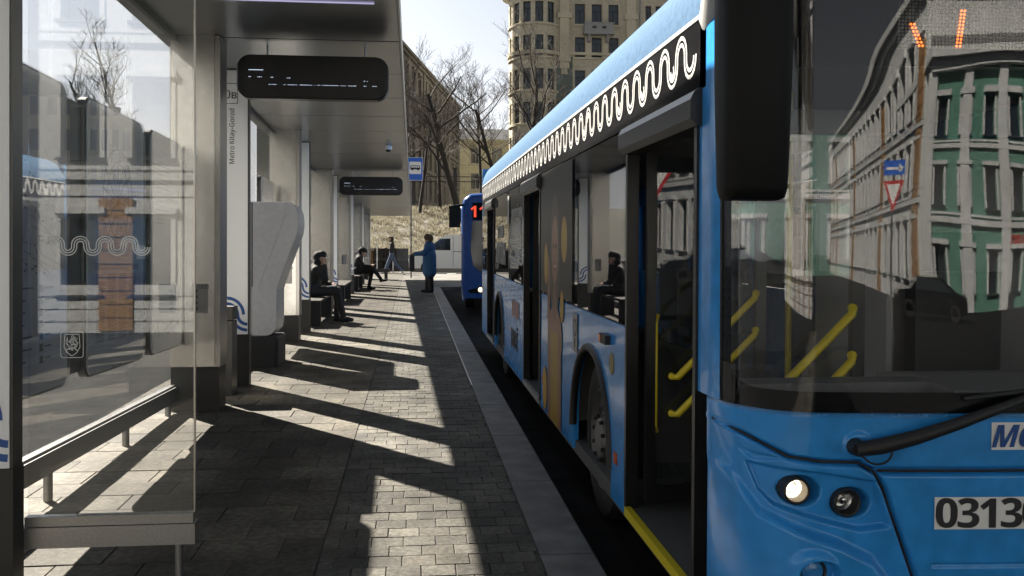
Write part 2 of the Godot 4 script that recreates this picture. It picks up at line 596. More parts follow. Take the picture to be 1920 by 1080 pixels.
func back_wall(k: int):
	var z0 := WHITE0 + BAY * k + 0.1
	var z1 := WHITE0 + BAY * k + 4.28
	var g := gy(z0)
	var names := ["glass back wall on low steel rail carrying the map boards", "glass back wall behind the white vending machine", "glass back wall behind the person in profile", "glass back wall of the empty bench bay", "glass back wall behind the person reading papers", "glass back wall of the end bay"]
	var t := thing("glass_back_wall", P(-2.09, 0, z0), names[k], "glass wall", "glass back walls")
	var l := z1 - z0
	var ry := 0.313 + (0.0 if k == 0 else gy(z1) - gy(8.44))
	var rail := MB.new()
	rail.slab(P(-0.05, ry, 0.0), P(0.04, ry + 0.125, l))
	part("bottom_rail", rail, M.rail, t)
	var cap := MB.new()
	cap.slab(P(-0.028, ry + 0.126, 0.0), P(0.022, ry + 0.14, l))
	part("glazing_bead", cap, M.steel_trim, t)
	for i in 3:
		var pz0 := l * i / 3.0 + 0.006
		var pz1 := l * (i + 1) / 3.0 - 0.006
		var pn := MB.new()
		pn.slab(P(-0.006, ry + 0.141, pz0), P(0.006, SOFFIT - 0.004, pz1))
		part("glass_pane", pn, M.pane, t)
	for i in 3:
		var lz := [0.35, l * 0.5 + 0.63, l - 0.3][i] as float
		if k == 0: lz = [1.36, 2.82, 4.0][i]
		var lg := MB.new()
		var gg := gy(z0 + lz)
		lg.tube([P(0, gg - 0.03, lz), P(0, ry, lz)], [0.026], 12)
		part("leg", lg, M.rail, t)
	var tr := MB.new()
	tr.slab(P(-0.02, SOFFIT - 0.05, 0.0), P(0.02, SOFFIT - 0.003, l))
	part("top_rail", tr, M.dark_edge, t)


func round_rect(w: float, h: float, r: float, n := 6) -> PackedVector2Array:
	var p := PackedVector2Array()
	for c in [[w / 2 - r, h / 2 - r, 0.0], [-w / 2 + r, h / 2 - r, PI / 2], [-w / 2 + r, -h / 2 + r, PI], [w / 2 - r, -h / 2 + r, PI * 1.5]]:
		for i in n + 1:
			var a: float = c[2] + PI / 2 * i / n
			p.append(Vector2(c[0] + r * cos(a), c[1] + r * sin(a)))
	return p


func line_on(im: Image, a: Vector2, b: Vector2, w: int, c: Color):
	var n := int(a.distance_to(b)) + 1
	for i in n + 1:
		var p := a.lerp(b, float(i) / n)
		im.fill_rect(Rect2i(int(p.x) - w / 2, int(p.y) - w / 2, w, w), c)


func poster(kind: int) -> ImageTexture:
	var im := Image.create(320, 512, false, Image.FORMAT_RGB8)
	im.fill(Color(0.86, 0.87, 0.9))
	var r := RandomNumberGenerator.new()
	r.seed = 40 + kind
	var ink := Color(0.14, 0.15, 0.2)
	if kind == 0:
		for i in 3:
			im.fill_rect(Rect2i(24, 30 + i * 22, 60 + r.randi() % 90, 7), ink)
		for i in 34:
			var a := Vector2(r.randf_range(10, 310), r.randf_range(120, 330))
			var dir := Vector2.from_angle([0.3, 1.9, 0.9][i % 3] + r.randf_range(-0.2, 0.2))
			line_on(im, a - dir * 60, a + dir * 60, 2, Color(0.6, 0.63, 0.68))
		for i in 60:
			im.fill_rect(Rect2i(r.randi() % 300, 120 + r.randi() % 210, 5 + r.randi() % 12, 4), Color(0.33, 0.36, 0.45))
		im.fill_rect(Rect2i(0, 338, 320, 174), Color(0.86, 0.87, 0.9))
		for j in 7:
			for i in 3:
				im.fill_rect(Rect2i(22 + i * 100, 352 + j * 22, 14, 14), ink)
				im.fill_rect(Rect2i(42 + i * 100, 356 + j * 22, 24 + r.randi() % 34, 3), Color(0.35, 0.37, 0.42))
	elif kind == 1:
		for rad in [70, 95]:
			var prev := Vector2(160 + rad, 165)
			for i in range(1, 49):
				var a := TAU * i / 48.0
				var p := Vector2(160 + cos(a) * rad, 165 + sin(a) * rad * 1.25)
				line_on(im, prev, p, 3, Color(0.2, 0.22, 0.3))
				prev = p
		for i in 13:
			var a := TAU * i / 13.0 + 0.2
			var p0 := Vector2(160, 165)
			var p1 := p0 + Vector2(cos(a), sin(a) * 1.2) * r.randf_range(20, 60)
			var p2 := p1 + Vector2(cos(a + 0.3), sin(a + 0.3) * 1.2) * r.randf_range(50, 90)
			var cc := [Color(0.16, 0.17, 0.24), Color(0.25, 0.28, 0.4), Color(0.3, 0.24, 0.3)][i % 3] as Color
			line_on(im, p0, p1, 3, cc)
			line_on(im, p1, p2, 3, cc)
			for q in 8:
				var s := p1.lerp(p2, q / 8.0)
				im.fill_rect(Rect2i(int(s.x) + 5, int(s.y), 12, 2), Color(0.4, 0.4, 0.45))
		im.fill_rect(Rect2i(20, 312, 280, 14), Color(0.62, 0.6, 0.66))
		for col in 4:
			for j in 38:
				im.fill_rect(Rect2i(22 + col * 70, 336 + j * 4, 40 + r.randi() % 20, 2), Color(0.3, 0.32, 0.38))
	else:
		for j in 16:
			im.fill_rect(Rect2i(20, 20 + j * 12, 60 + r.randi() % 200, 3), Color(0.68, 0.69, 0.72))
		im.fill_rect(Rect2i(40, 360, 170, 60), Color(0.97, 0.97, 0.97))
		for i in 40:
			im.fill_rect(Rect2i(r.randi() % 300, 472 + r.randi() % 34, 6 + r.randi() % 20, 3 + r.randi() % 8), Color(0.22, 0.22, 0.24))
		for i in 40:
			im.fill_rect(Rect2i(300 + r.randi() % 16, r.randi() % 500, 2 + r.randi() % 4, 4 + r.randi() % 14), Color(0.2, 0.2, 0.22))
	im.resize(640, 1024, Image.INTERPOLATE_CUBIC)
	return ImageTexture.create_from_image(im)


func map_board(z0: float, z1: float, kind: int, label: String, bottom := 0.795, top := 2.555):
	var w := z1 - z0
	var h := top - bottom
	var t := thing("map_board", P(-2.04, (bottom + top) / 2, (z0 + z1) / 2), label, "notice board", "", PI / 2)
	var b := MB.new()
	b.prism(round_rect(w, h, 0.09), -0.03, 0.02, Transform3D(), 0.006)
	part("casing", b, M.dark_edge, t)
	var inner := MB.new()
	inner.prism(round_rect(w - 0.03, h - 0.03, 0.08), 0.0205, 0.026)
	var pm := mat(Color(0.42, 0.44, 0.48), 0.35)
	part("backing", inner, pm, t)
	var sheet := MB.new()
	var iw := w / 2 - 0.09
	var ih := h / 2 - 0.13
	sheet.quad_uv(Vector3(-iw, ih, 0.03), Vector3(iw, ih, 0.03), Vector3(iw, -ih, 0.03), Vector3(-iw, -ih, 0.03))
	var sm := mat(Color(0.55, 0.57, 0.62), 0.5)
	sm.albedo_texture = poster(kind)
	part("poster", sheet, sm, t)
	var strip: float = [0.3, 0.17, 0.0][kind] if bottom < 0.9 else 0.0
	if strip > 0.0:
		var ms := MB.new()
		ms.slab(Vector3(w / 2 + 0.004, -h / 2 + 0.05, -0.03), Vector3(w / 2 + strip - 0.004, h / 2 - 0.06, -0.005))
		part("mounting_strip", ms, M.plinth, t)
	var gl := MB.new()
	gl.prism(round_rect(w - 0.01, h - 0.01, 0.085), 0.034, 0.038)
	part("cover_glass", gl, M.pane, t)


func side_screen():
	var t := thing("glass_side_screen", P(-1.68, 0, 4.3), "clear glass side screen on a grey steel rail, standing beside the white pillar", "glass screen")
	var rail := MB.new()
	rail.slab(P(-0.03, 0.262, -0.035), P(0.716, 0.352, 0.045))
	part("bottom_rail", rail, M.rail, t)
	var bead := MB.new()
	bead.slab(P(-0.01, 0.354, -0.022), P(0.706, 0.396, 0.028))
	part("glazing_bead", bead, M.rail, t)
	var pn := MB.new()
	pn.slab(P(0.0, 0.397, -0.006), P(0.704, 3.1, 0.006))
	part("glass_pane", pn, M.pane, t)
	var ed := MB.new()
	ed.slab(P(0.705, 0.397, -0.008), P(0.712, 3.1, 0.008))
	part("edge_profile", ed, M.steel_trim, t)
	var lg := MB.new()
	lg.tube([P(0.64, gy(4.3) - 0.03, 0), P(0.64, 0.262, 0)], [0.017], 12)
	part("leg", lg, M.rail, t)
	# frosted stickers on the glass
	var st := MB.new()
	for off in [-0.011, 0.0, 0.011]:
		st.ribbon(meander(P(0.09, 1.585, -0.0085), Vector3.RIGHT, Vector3.UP, 0.062, 0.011, 4, off), Vector3.BACK, 0.0022)
	part("wave_sticker", st, M.frost, t)
	var em := MB.new()
	var fr := round_rect(0.095, 0.115, 0.012, 4)
	var pts := []
	for q in fr:
		pts.append(Vector3(0.185 + q.x, 1.15 + q.y, 0.0085))
	pts.append(pts[0])
	em.ribbon(pts, Vector3.BACK, 0.0012)
	var sh := []
	for q in [[-0.03, 0.045], [0.03, 0.045], [0.034, -0.01], [0.02, -0.036], [0.0, -0.05], [-0.02, -0.036], [-0.034, -0.01], [-0.03, 0.045]]:
		sh.append(Vector3(0.185 + q[0], 1.15 + q[1], 0.0085))
	em.ribbon(sh, Vector3.BACK, 0.0016)
	rng.seed = 5
	for i in 26:
		var a := Vector3(0.185 + rng.randf_range(-0.022, 0.022), 1.15 + rng.randf_range(-0.03, 0.035), 0.0085)
		var d := Vector3(rng.randf_range(-0.012, 0.012), rng.randf_range(-0.014, 0.014), 0)
		em.ribbon([a - d, a + d], Vector3.BACK, 0.0018)
	part("crest_sticker", em, M.frost, t)


func meander(start: Vector3, right: Vector3, up: Vector3, amp: float, r: float, n: int, off: float) -> Array:
	# rounded meander of n waves; off shifts the stroke sideways
	var pts := []
	var rr := amp * 0.42
	var x := 0.0
	for i in n:
		for half in 2:
			var s := 1.0 if half == 0 else -1.0
			var cy := s * (amp * 0.5 - rr)
			for k in 9:
				var a := PI - PI * k / 8.0
				var rad := rr + off * s
				pts.append(start + right * (x + rr + cos(a) * rad) + up * (cy + s * sin(a) * rad))
			x += rr * 2
	return pts


func led_board(z: float, label: String, zoom: int):
	var t := thing("display_board", P(-0.915, 3.225, z), label, "display", "hanging departure boards")
	var b := MB.new()
	b.prism(round_rect(1.375, 0.4, 0.125, 8), -0.09, 0.03, Transform3D(), 0.012)
	part("housing", b, M.black, t)
	for x in [-0.42, 0.47]:
		var r := MB.new()
		r.tube([Vector3(x, 0.19, -0.03), Vector3(x, SOFFIT - 3.225 + 0.01, -0.03)], [0.009], 8)
		part("hanger_rod", r, M.steel_trim, t)
	var l := MB.new()
	rng.seed = 77 + zoom
	l.slab(Vector3(-0.58, 0.055, 0.031), Vector3(-0.45, 0.061, 0.0335))
	for row in [[-0.58, -0.008, 0.13, 0.8], [-0.41, -0.01, 0.05, 0.4], [-0.24, -0.013, 0.03, 0.7], [-0.4, -0.075, 0.98, 0.62], [0.46, -0.03, 0.03, 0.9]]:
		var x: float = row[0]
		while x < row[0] + row[2]:
			var w := rng.randf_range(0.004, 0.016)
			if rng.randf() < row[3]:
				l.slab(Vector3(x, row[1], 0.031), Vector3(x + w, row[1] + rng.randf_range(0.003, 0.006), 0.0335))
			x += w + rng.randf_range(0.003, 0.007)
	part("lit_text", l, M.led_white, t)


func dome_camera(z: float, label: String):
	var t := thing("dome_camera", P(-0.42, SOFFIT, z), label, "camera", "dome cameras under the canopy")
	var b := MB.new()
	b.disc(Vector3.ZERO, Vector3.DOWN, [[0.0, 0.05], [0.02, 0.062], [0.06, 0.062], [0.075, 0.05]], 16)
	part("housing", b, M.white_panel, t)
	var d := MB.new()
	d.disc(Vector3(0, -0.072, 0), Vector3.DOWN, [[0.0, 0.048], [0.02, 0.044], [0.038, 0.028], [0.046, 0.0]], 16)
	part("dome", d, M.bus_black, t)


func vending_machine():
	var z := 11.35
	var g := gy(z)
	var t := thing("vending_machine", P(-1.9, g, z), "white terminal with overhanging top and slanted front on a black base", "terminal")
	var base := MB.new()
	base.prism(round_rect(0.56, 0.74, 0.04, 4), 0.0 - 0.05, 0.36, Transform3D(Basis(Vector3.RIGHT, -PI / 2), Vector3(0.02, 0, -0.3)), 0.02)
	part("base", base, M.machine_base, t)
	# outline seen from its side: x to the platform, y up
	var prof := PackedVector2Array([Vector2(-0.2, 0.362), Vector2(0.16, 0.362), Vector2(0.22, 0.385), Vector2(0.27, 0.44), Vector2(0.285, 0.55), Vector2(0.285, 0.92), Vector2(0.33, 1.06), Vector2(0.52, 1.58), Vector2(0.54, 1.7), Vector2(0.53, 1.84), Vector2(0.49, 1.93), Vector2(0.42, 1.965), Vector2(-0.2, 1.965)])
	var band := MB.new()
	band.prism(prof, -0.62, -0.012, Transform3D(), 0.01)
	part("shell", band, M.machine, t)
	var inner := PackedVector2Array([Vector2(0.0, 1.01), Vector2(0.07, 0.96), Vector2(0.16, 1.2), Vector2(0.385, 1.83), Vector2(0.37, 1.945), Vector2(0.0, 1.945)])
	var sp := MB.new()
	sp.prism(inner, -0.3, -0.004, Transform3D(), 0.003)
	part("side_panel", sp, M.machine, t)
	var left := MB.new()
	left.prism(PackedVector2Array([Vector2(-0.196, 0.37), Vector2(-0.01, 0.37), Vector2(-0.01, 1.96), Vector2(-0.196, 1.96)]), -0.3, 0.0, Transform3D(), 0.008)
	part("back_panel", left, M.machine, t)
	var seam := MB.new()
	seam.slab(Vector3(-0.009, 0.95, -0.02), Vector3(-0.001, 1.955, 0.001))
	part("seam_strip", seam, M.ink, t)


func bin_box():
	var z := 9.3
	var t := thing("litter_bin", P(-1.9, gy(z), z), "dark slim litter bin between steel column and lettered white pillar", "bin")
	var b := MB.new()
	b.slab(Vector3(-0.16, 0.0, -0.2), Vector3(0.16, 0.72, 0.06))
	part("body", b, M.bin, t)
	var l := MB.new()
	l.slab(Vector3(-0.165, 0.73, -0.205), Vector3(0.165, 0.86, 0.065))
	part("lid", l, M.plinth, t)


func bench(k: int, label: String):
	var z0 := WHITE0 + BAY * k + 0.9
	var z1 := z0 + 2.6
	var t := thing("bench", P(-1.82, gy((z0 + z1) / 2), (z0 + z1) / 2), label, "bench", "benches in the shelter bays")
	t.rotation.x = RISE
	for i in 4:
		var s := MB.new()
		s.slab(P(-0.2 + i * 0.105, 0.42, -1.3), P(-0.1 + i * 0.105, 0.46, 1.3))
		part("seat_slat", s, M.bench, t)
	for z in [-1.1, 1.1]:
		var l := MB.new()
		l.slab(P(-0.18, -0.05, z - 0.06), P(0.2, 0.418, z + 0.06))
		part("leg", l, M.plinth, t)


func build_shelter():
	canopy()
	for k in 6:
		white_pillar(k)
		steel_column(k)
		back_wall(k)
	side_screen()
	map_board(4.42, 5.72, 0, "board with street map and pictogram legend, next to the white pillar by the glass screen")
	map_board(6.02, 7.27, 1, "board with round transit diagram and four columns of small print")
	map_board(7.44, 8.4, 2, "board with peeling edges and one white note, beside the steel column")
	map_board(12.7, 13.9, 1, "notice board on the glass wall behind the white terminal", 1.0, 2.7)
	led_board(8.75, "large black departure board hung above the lettered white pillar", 0)
	led_board(20.6, "black departure board hung further along above the benches", 1)
	dome_camera(15.9, "small dome camera under the canopy between the two departure boards")
	dome_camera(24.9, "small dome camera under the canopy beyond the farther departure board")
	vending_machine()
	bin_box()
	bench(2, "dark slatted bench under the person in profile")
	bench(3, "empty dark slatted bench between the two seated people")
	bench(4, "dark slatted bench under the person reading papers")


# ---------------------------------------------------------------- near bus
# bus space: x across (kerb side 1.05, far side 3.55), y above the road, z along the road
func B(x: float, y: float, z: float) -> Vector3:
	return Vector3(x - 2.3, y, -(z - 8.6))


func front_z(x: float, y: float) -> float:
	var d := absf(x - 2.3)
	var z := 2.84 + 0.12 * pow(d / 1.25, 2.0)
	if d > 1.0:
		var t := minf((d - 1.0) / 0.25, 1.0)
		z += 0.33 * (1.0 - sqrt(maxf(0.0, 1.0 - t * t)))
	return z + maxf(0.0, y - 1.0) * 0.016


func front_columns(fine: float) -> Array:
	var xs := []
	for i in 56:
		xs.append(2.3 - 1.0 - 0.25 * sin(PI / 2 * (1.0 - i / 56.0)))
	var x := 1.3
	while x < 1.72:
		xs.append(x)
		x += fine
	while x < 2.02:
		xs.append(x)
		x += 0.012
	while x < 3.3:
		xs.append(x)
		x += 0.04
	for i in 13:
		xs.append(3.3 + 0.25 * sin(PI / 2 * i / 12.0))
	return xs


func dist_line(p: Vector2, line: PackedVector2Array, closed := false) -> float:
	var best := 1e9
	var n := line.size()
	for i in n if closed else n - 1:
		var a := line[i]; var b := line[(i + 1) % n]
		var ab := b - a
		var t := clampf((p - a).dot(ab) / ab.length_squared(), 0.0, 1.0)
		best = minf(best, p.distance_squared_to(a + ab * t))
	return sqrt(best)


func signed_in(p: Vector2, poly: PackedVector2Array) -> float:
	# positive inside
	var d := dist_line(p, poly, true)
	return d if Geometry2D.is_point_in_polygon(p, poly) else -d


func sstep(a: float, b: float, x: float) -> float:
	var t := clampf((x - a) / (b - a), 0.0, 1.0)
	return t * t * (3.0 - 2.0 * t)


func bus_front(bus: Node3D):
	var panel := PackedVector2Array([Vector2(1.0, 1.045), Vector2(1.054, 1.027), Vector2(1.114, 1.002), Vector2(1.217, 0.949), Vector2(1.311, 0.939), Vector2(1.429, 0.937), Vector2(1.480, 0.908), Vector2(1.506, 0.857), Vector2(1.551, 0.727), Vector2(1.608, 0.562), Vector2(1.74, 0.1), Vector2(1.0, 0.1)])
	var seam := PackedVector2Array()
	for i in range(0, 11): seam.append(panel[i])
	var recess := PackedVector2Array([Vector2(1.112, 0.915), Vector2(1.139, 0.83), Vector2(1.178, 0.788), Vector2(1.313, 0.75), Vector2(1.432, 0.722), Vector2(1.52, 0.735), Vector2(1.478, 0.878), Vector2(1.3, 0.905)])
	var lower := PackedVector2Array([Vector2(1.0, 0.9), Vector2(1.065, 0.858), Vector2(1.127, 0.755), Vector2(1.22, 0.716), Vector2(1.348, 0.675), Vector2(1.45, 0.625), Vector2(1.502, 0.555), Vector2(1.56, 0.1), Vector2(1.0, 0.1)])
	var top_tri := PackedVector2Array([Vector2(1.095, 0.955), Vector2(1.2, 0.945), Vector2(1.125, 0.925)])
	var lamps := [Vector2(1.235, 0.843), Vector2(1.392, 0.808), Vector2(1.272, 0.592)]
	var xs := front_columns(0.0042)
	var rows := []
	var ys := [0.2]
	while ys[-1] < 1.094:
		ys.append(ys[-1] + (0.0042 if ys[-1] > 0.5 and ys[-1] < 1.06 else 0.012))
	ys.append(1.098)
	for y: float in ys:
		var row := []
		for x in xs:
			var u: float = x if x < 2.3 else 4.6 - x
			var p := Vector2(u, y)
			var o := 0.0
			if u < 1.8:
				var sp := signed_in(p, panel)
				o += 0.014 * sstep(0.0, 0.01, sp)
				if absf(sp) < 0.04:
					var ds := dist_line(p, seam)
					o -= 0.034 * (1.0 - sstep(0.004, 0.012, ds))
				if sp > 0.0:
					o -= 0.03 * sstep(-0.006, 0.006, signed_in(p, recess))
					o += 0.045 * sstep(-0.028, 0.008, signed_in(p, lower))
					o -= 0.016 * sstep(-0.006, 0.01, signed_in(p, top_tri))
				for i in 3:
					var d: float = p.distance_to(lamps[i])
					if i == 2:
						o += 0.018 * (1.0 - sstep(0.055, 0.085, d))
					var off: Vector2 = lamps[i] + Vector2(0.018, -0.004)
					var e := Vector2((p.x - off.x) * 0.8, p.y - off.y).length()
					o -= 0.05 * (1.0 - sstep(0.041, 0.052, e))
				o += 0.008 * (1.0 - sstep(0.035, 0.05, p.distance_to(Vector2(1.425, 0.993))))
			if signed_in(p, panel) < 0.0 or u >= 1.8:
				o -= 0.024 * (1.0 - sstep(0.005, 0.014, absf(y - 0.912)))
				o += 0.012 * sstep(0.915, 0.895, y)
				o -= 0.005 * (1.0 - sstep(0.002, 0.008, absf(y - 0.61))) * (1.0 if u > 1.66 else 0.0)
			var fade: float = sstep(1.05, 1.1, u)
			row.append(B(x, y, front_z(x, y) - o * (0.25 + 0.75 * fade)))
		rows.append(row)
	var m := MB.new()
	m.grid(rows)
	var fm := part("front_mask", m, M.bus_blue, bus)
	# black tubes laid in the panel gaps, standing in for the shade of the grooves
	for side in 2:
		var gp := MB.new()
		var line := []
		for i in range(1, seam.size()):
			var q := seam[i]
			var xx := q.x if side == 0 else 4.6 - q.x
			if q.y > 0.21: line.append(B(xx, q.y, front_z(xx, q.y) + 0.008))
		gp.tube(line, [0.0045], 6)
		part("gap_shade", gp, M.rubber, fm)
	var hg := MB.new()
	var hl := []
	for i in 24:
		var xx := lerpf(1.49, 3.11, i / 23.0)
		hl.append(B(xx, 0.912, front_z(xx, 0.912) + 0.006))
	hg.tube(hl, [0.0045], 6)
	part("gap_shade", hg, M.rubber, fm)
	# corner pillars and the cap above the windscreen
	for side in 2:
		var pr := []
		for j in 9:
			var yy := 1.098 + j * (2.66 - 1.098) / 8.0
			var r := []
			for i in 7:
				var xx := 2.3 - 1.0 - 0.25 * sin(PI / 2 * (1.0 - i / 6.0 * 0.2))
				r.append(B(xx if side == 0 else 4.6 - xx, yy, front_z(xx, yy)))
			if side == 1: r.reverse()
			r.insert(0 if side == 0 else r.size(), B(1.05 if side == 0 else 3.55, yy, 3.4))
			pr.append(r)
		var pm := MB.new()
		pm.grid(pr)
		part("corner_pillar", pm, M.bus_blue, bus)
	# windscreen: two skins of one curved sheet
	var fr := func(off: float, y0: float, y1: float, xa: float, xb: float, ny: int, nx: int, wav: float) -> Array:
		var out := []
		for j in ny + 1:
			var yy := lerpf(y0, y1, float(j) / ny)
			var r := []
			for i in nx + 1:
				var f := float(i) / nx
				var xx := lerpf(xa, xb, f)
				var w := wav * (sin(xx * 5.1 + yy * 2.3) + 0.6 * sin(xx * 9.7 - yy * 6.1 + 1.0)) * 0.0006
				w += wav * 0.0026 * pow(sstep(1.75, 2.25, yy), 2.0)
				r.append(B(xx, yy, front_z(xx, yy) + off + w))
			out.append(r)
		return out
	var xs0 := 1.066
	var g := MB.new()
	g.grid(fr.call(-0.014, 1.085, 2.68, xs0, 4.6 - xs0, 46, 90, 1.0))
	var g2 := MB.new()
	g2.grid(fr.call(-0.007, 1.085, 2.68, xs0, 4.6 - xs0, 46, 90, 1.0))
	var ws := part("windscreen", g, M.screen_glass, bus)
	part("inner_skin", g2, M.screen_glass, ws)
	var f1 := MB.new()
	f1.grid(fr.call(0.004, 1.085, 1.165, xs0, 4.6 - xs0, 3, 60, 0.0))
	f1.grid(fr.call(0.004, 1.165, 2.68, xs0, 1.082, 10, 3, 0.0))
	f1.grid(fr.call(0.004, 1.165, 2.68, 3.518, 4.6 - xs0, 10, 3, 0.0))
	f1.grid(fr.call(0.004, 2.215, 2.272, 1.082, 3.518, 2, 50, 0.0))
	f1.grid(fr.call(0.004, 2.272, 2.68, 1.082, 1.545, 4, 20, 0.0))
	f1.grid(fr.call(0.004, 2.272, 2.68, 3.055, 3.518, 4, 20, 0.0))
	f1.grid(fr.call(0.004, 2.44, 2.68, 1.545, 3.055, 3, 30, 0.0))
	part("frit_border", f1, M.frit, ws)
	# rounded inner corner of the border
	var corner := MB.new()
	for i in 8:
		var a0 := PI + PI / 2 * i / 8.0
		var a1 := PI + PI / 2 * (i + 1) / 8.0
		var c := Vector2(1.142, 1.225)
		var q0 := c + Vector2(cos(a0), sin(a0)) * 0.06
		var q1 := c + Vector2(cos(a1), sin(a1)) * 0.06
		corner.tri(B(1.082, 1.165, front_z(1.082, 1.165) + 0.004), B(q0.x, q0.y, front_z(q0.x, q0.y) + 0.004), B(q1.x, q1.y, front_z(q1.x, q1.y) + 0.004))
	part("frit_corner", corner, M.frit, ws)
	# destination display behind the glass
	var d := MB.new()
	d.slab(B(1.52, 2.25, 3.02), B(3.08, 2.47, 3.1))
	var disp := part("destination_display", d, M.display, bus)
	var dots := MB.new()
	for j in 17:
		dots.slab(B(1.52, 2.2625 + j * 0.0118, 3.012), B(3.08, 2.2625 + j * 0.0118 + 0.003, 3.019))
	for i in 130:
		dots.slab(B(1.52 + i * 0.012, 2.252, 3.0145), B(1.523 + i * 0.012, 2.468, 3.0185))
	part("display_grid", dots, M.machine_base, disp)
	var lit := MB.new()
	for q in [[1.648, 2.376, 7], [1.826, 2.425, 13]]:
		for j in q[2]:
			for i in 2:
				var xx: float = q[0] + i * 0.012 - (0.0015 if q[2] == 13 else -0.005) * j
				lit.disc(B(xx, q[1] - j * 0.0118, 3.01), Vector3.BACK, [[0.0, 0.0042], [0.003, 0.0]], 8)
	part("lit_dots", lit, M.led_amber, disp)
	# lamps
	for i in 3:
		var c2: Vector2 = lamps[i]
		var r: float = [0.045, 0.046, 0.046][i]
		var zc: float = front_z(c2.x, c2.y) + [0.0, 0.006, -0.03][i]
		for s in 2:
			var ctr := B(c2.x if s == 0 else 4.6 - c2.x, c2.y, zc)
			var ring := MB.new()
			ring.disc(ctr, Vector3.BACK, [[-0.06, r], [0.012, r], [0.016, r - 0.004], [0.012, r - 0.009], [-0.03, r - 0.012]], 28)
			var ho := part("headlamp" if i < 2 else "fog_lamp", ring, M.rubber, bus)
			var bowl := MB.new()
			bowl.disc(ctr, Vector3.BACK, [[-0.03, r - 0.011], [-0.04, r * 0.5], [-0.044, 0.0]], 24)
			part("reflector", bowl, M.lamp_bowl, ho)
			var lens := MB.new()
			lens.disc(ctr, Vector3.BACK, [[0.0, r - 0.009], [0.008, r * 0.6], [0.012, r * 0.3], [0.013, 0.0]], 24)
			part("lens", lens, M.lens, ho)
			var bulb := MB.new()
			bulb.disc(ctr, Vector3.BACK, [[-0.042, 0.012], [-0.02, 0.013], [-0.012, 0.008], [-0.01, 0.0]], 14)
			part("bulb", bulb, M.bulb if i == 0 else M.chrome, ho)
	# fleet number plate and operator plate
	var pl := MB.new()
	var lp := MB.new()
	var pr2 := []
	var lr := []
	for j in 2:
		var r1 := []
		var r2 := []
		for i in 21:
			var xx := 1.664 + i * 0.42 / 20.0
			r1.append(B(xx, 0.728 + j * 0.104, front_z(xx, 0.8) - 0.0165))
			var x2 := 1.853 + i * 0.75 / 20.0
			r2.append(B(x2, 0.981 + j * 0.089, front_z(x2, 1.0) - 0.003 - 0.0))
		pr2.append(r1); lr.append(r2)
	pl.grid(pr2); lp.grid(lr)
	var np := part("number_plate", pl, M.white_ink, bus)
	var op := part("operator_plate", lp, M.white_ink, bus)
	var chars := "031306"
	for i in 6:
		var xx := 1.702 + i * 0.0705
		var sl := atan((front_z(xx + 0.03, 0.8) - front_z(xx - 0.03, 0.8)) / 0.06)
		write("digit", chars[i], 0.094, M.ink, np, B(xx, 0.7785, front_z(xx, 0.8) - 0.019), Basis(Vector3.UP, sl) * Basis.from_scale(Vector3(1.1, 1, 1)), true, 0.003)
	var word := "МОСГОРТРАНС"
	for i in 9:
		var xx := 1.898 + i * 0.078
		var sh := Basis(Vector3(1, 0, 0), Vector3(0.28, 1, 0), Vector3(0, 0, 1))
		write("letter", word[i], 0.072, M.blue_ink, op, B(xx, 1.025, front_z(xx, 1.0) - 0.006), sh, true, 0.003)
	# wiper
	var wz := func(x: float, yy: float, o: float) -> Vector3: return B(x, yy, front_z(x, yy) - o)
	var w := MB.new()
	w.tube([wz.call(1.415, 0.992, 0.0), wz.call(1.415, 0.992, 0.045)], [0.03, 0.026], 12)
	w.tube([wz.call(1.40, 0.99, 0.045), wz.call(1.47, 1.002, 0.05), wz.call(1.58, 1.032, 0.055), wz.call(1.72, 1.078, 0.055), wz.call(1.967, 1.166, 0.05), wz.call(2.25, 1.27, 0.04)], [0.022, 0.026, 0.023, 0.019, 0.013, 0.009], 10)
	var wo := part("wiper_arm", w, M.rubber, bus)
	var hose := MB.new()
	var hp := []
	for i in 13:
		var a := PI * i / 12.0
		hp.append(wz.call(1.475 - cos(a) * 0.05, 0.985 - sin(a) * 0.045, 0.02 + 0.01 * sin(a)))
	hose.tube(hp, [0.0035], 6)
	part("washer_hose", hose, M.rubber, wo)
	var bl := MB.new()
	bl.tube([wz.call(1.75, 1.15, 0.022), wz.call(2.2, 1.2, 0.02), wz.call(2.7, 1.22, 0.022)], [0.008, 0.012, 0.008], 6)
	part("wiper_blade", bl, M.rubber, wo)


func door_leaf(bus: Node3D, z: float, flip: float):
	# folded leaf standing across the opening
	var x0 := 1.12
	var x1 := 1.72
	var fr := MB.new()
	fr.slab(B(x0, 0.38, z), B(x0 + 0.05, 2.15, z + 0.035))
	fr.slab(B(x1 - 0.05, 0.38, z), B(x1, 2.15, z + 0.035))
	fr.slab(B(x0 + 0.05, 0.38, z), B(x1 - 0.05, 0.46, z + 0.035))
	fr.slab(B(x0 + 0.05, 2.06, z), B(x1 - 0.05, 2.15, z + 0.035))
	var leaf := part("door_leaf", fr, M.black, bus)
	var gl := MB.new()
	gl.slab(B(x0 + 0.051, 0.462, z + 0.014), B(x1 - 0.051, 2.058, z + 0.02))
	part("door_glass", gl, M.pane, leaf)
	for yy in [0.82, 1.0]:
		var r := MB.new()
		r.tube([B(x0 + 0.12, yy, z - 0.02), B(x0 + 0.14, yy, z - 0.06), B(x0 + 0.36, yy + 0.22, z - 0.06), B(x0 + 0.52, yy + 0.38, z - 0.06), B(x0 + 0.54, yy + 0.4, z - 0.02)], [0.019, 0.017, 0.016, 0.016, 0.019], 10)
		part("handrail", r, M.yellow, leaf)


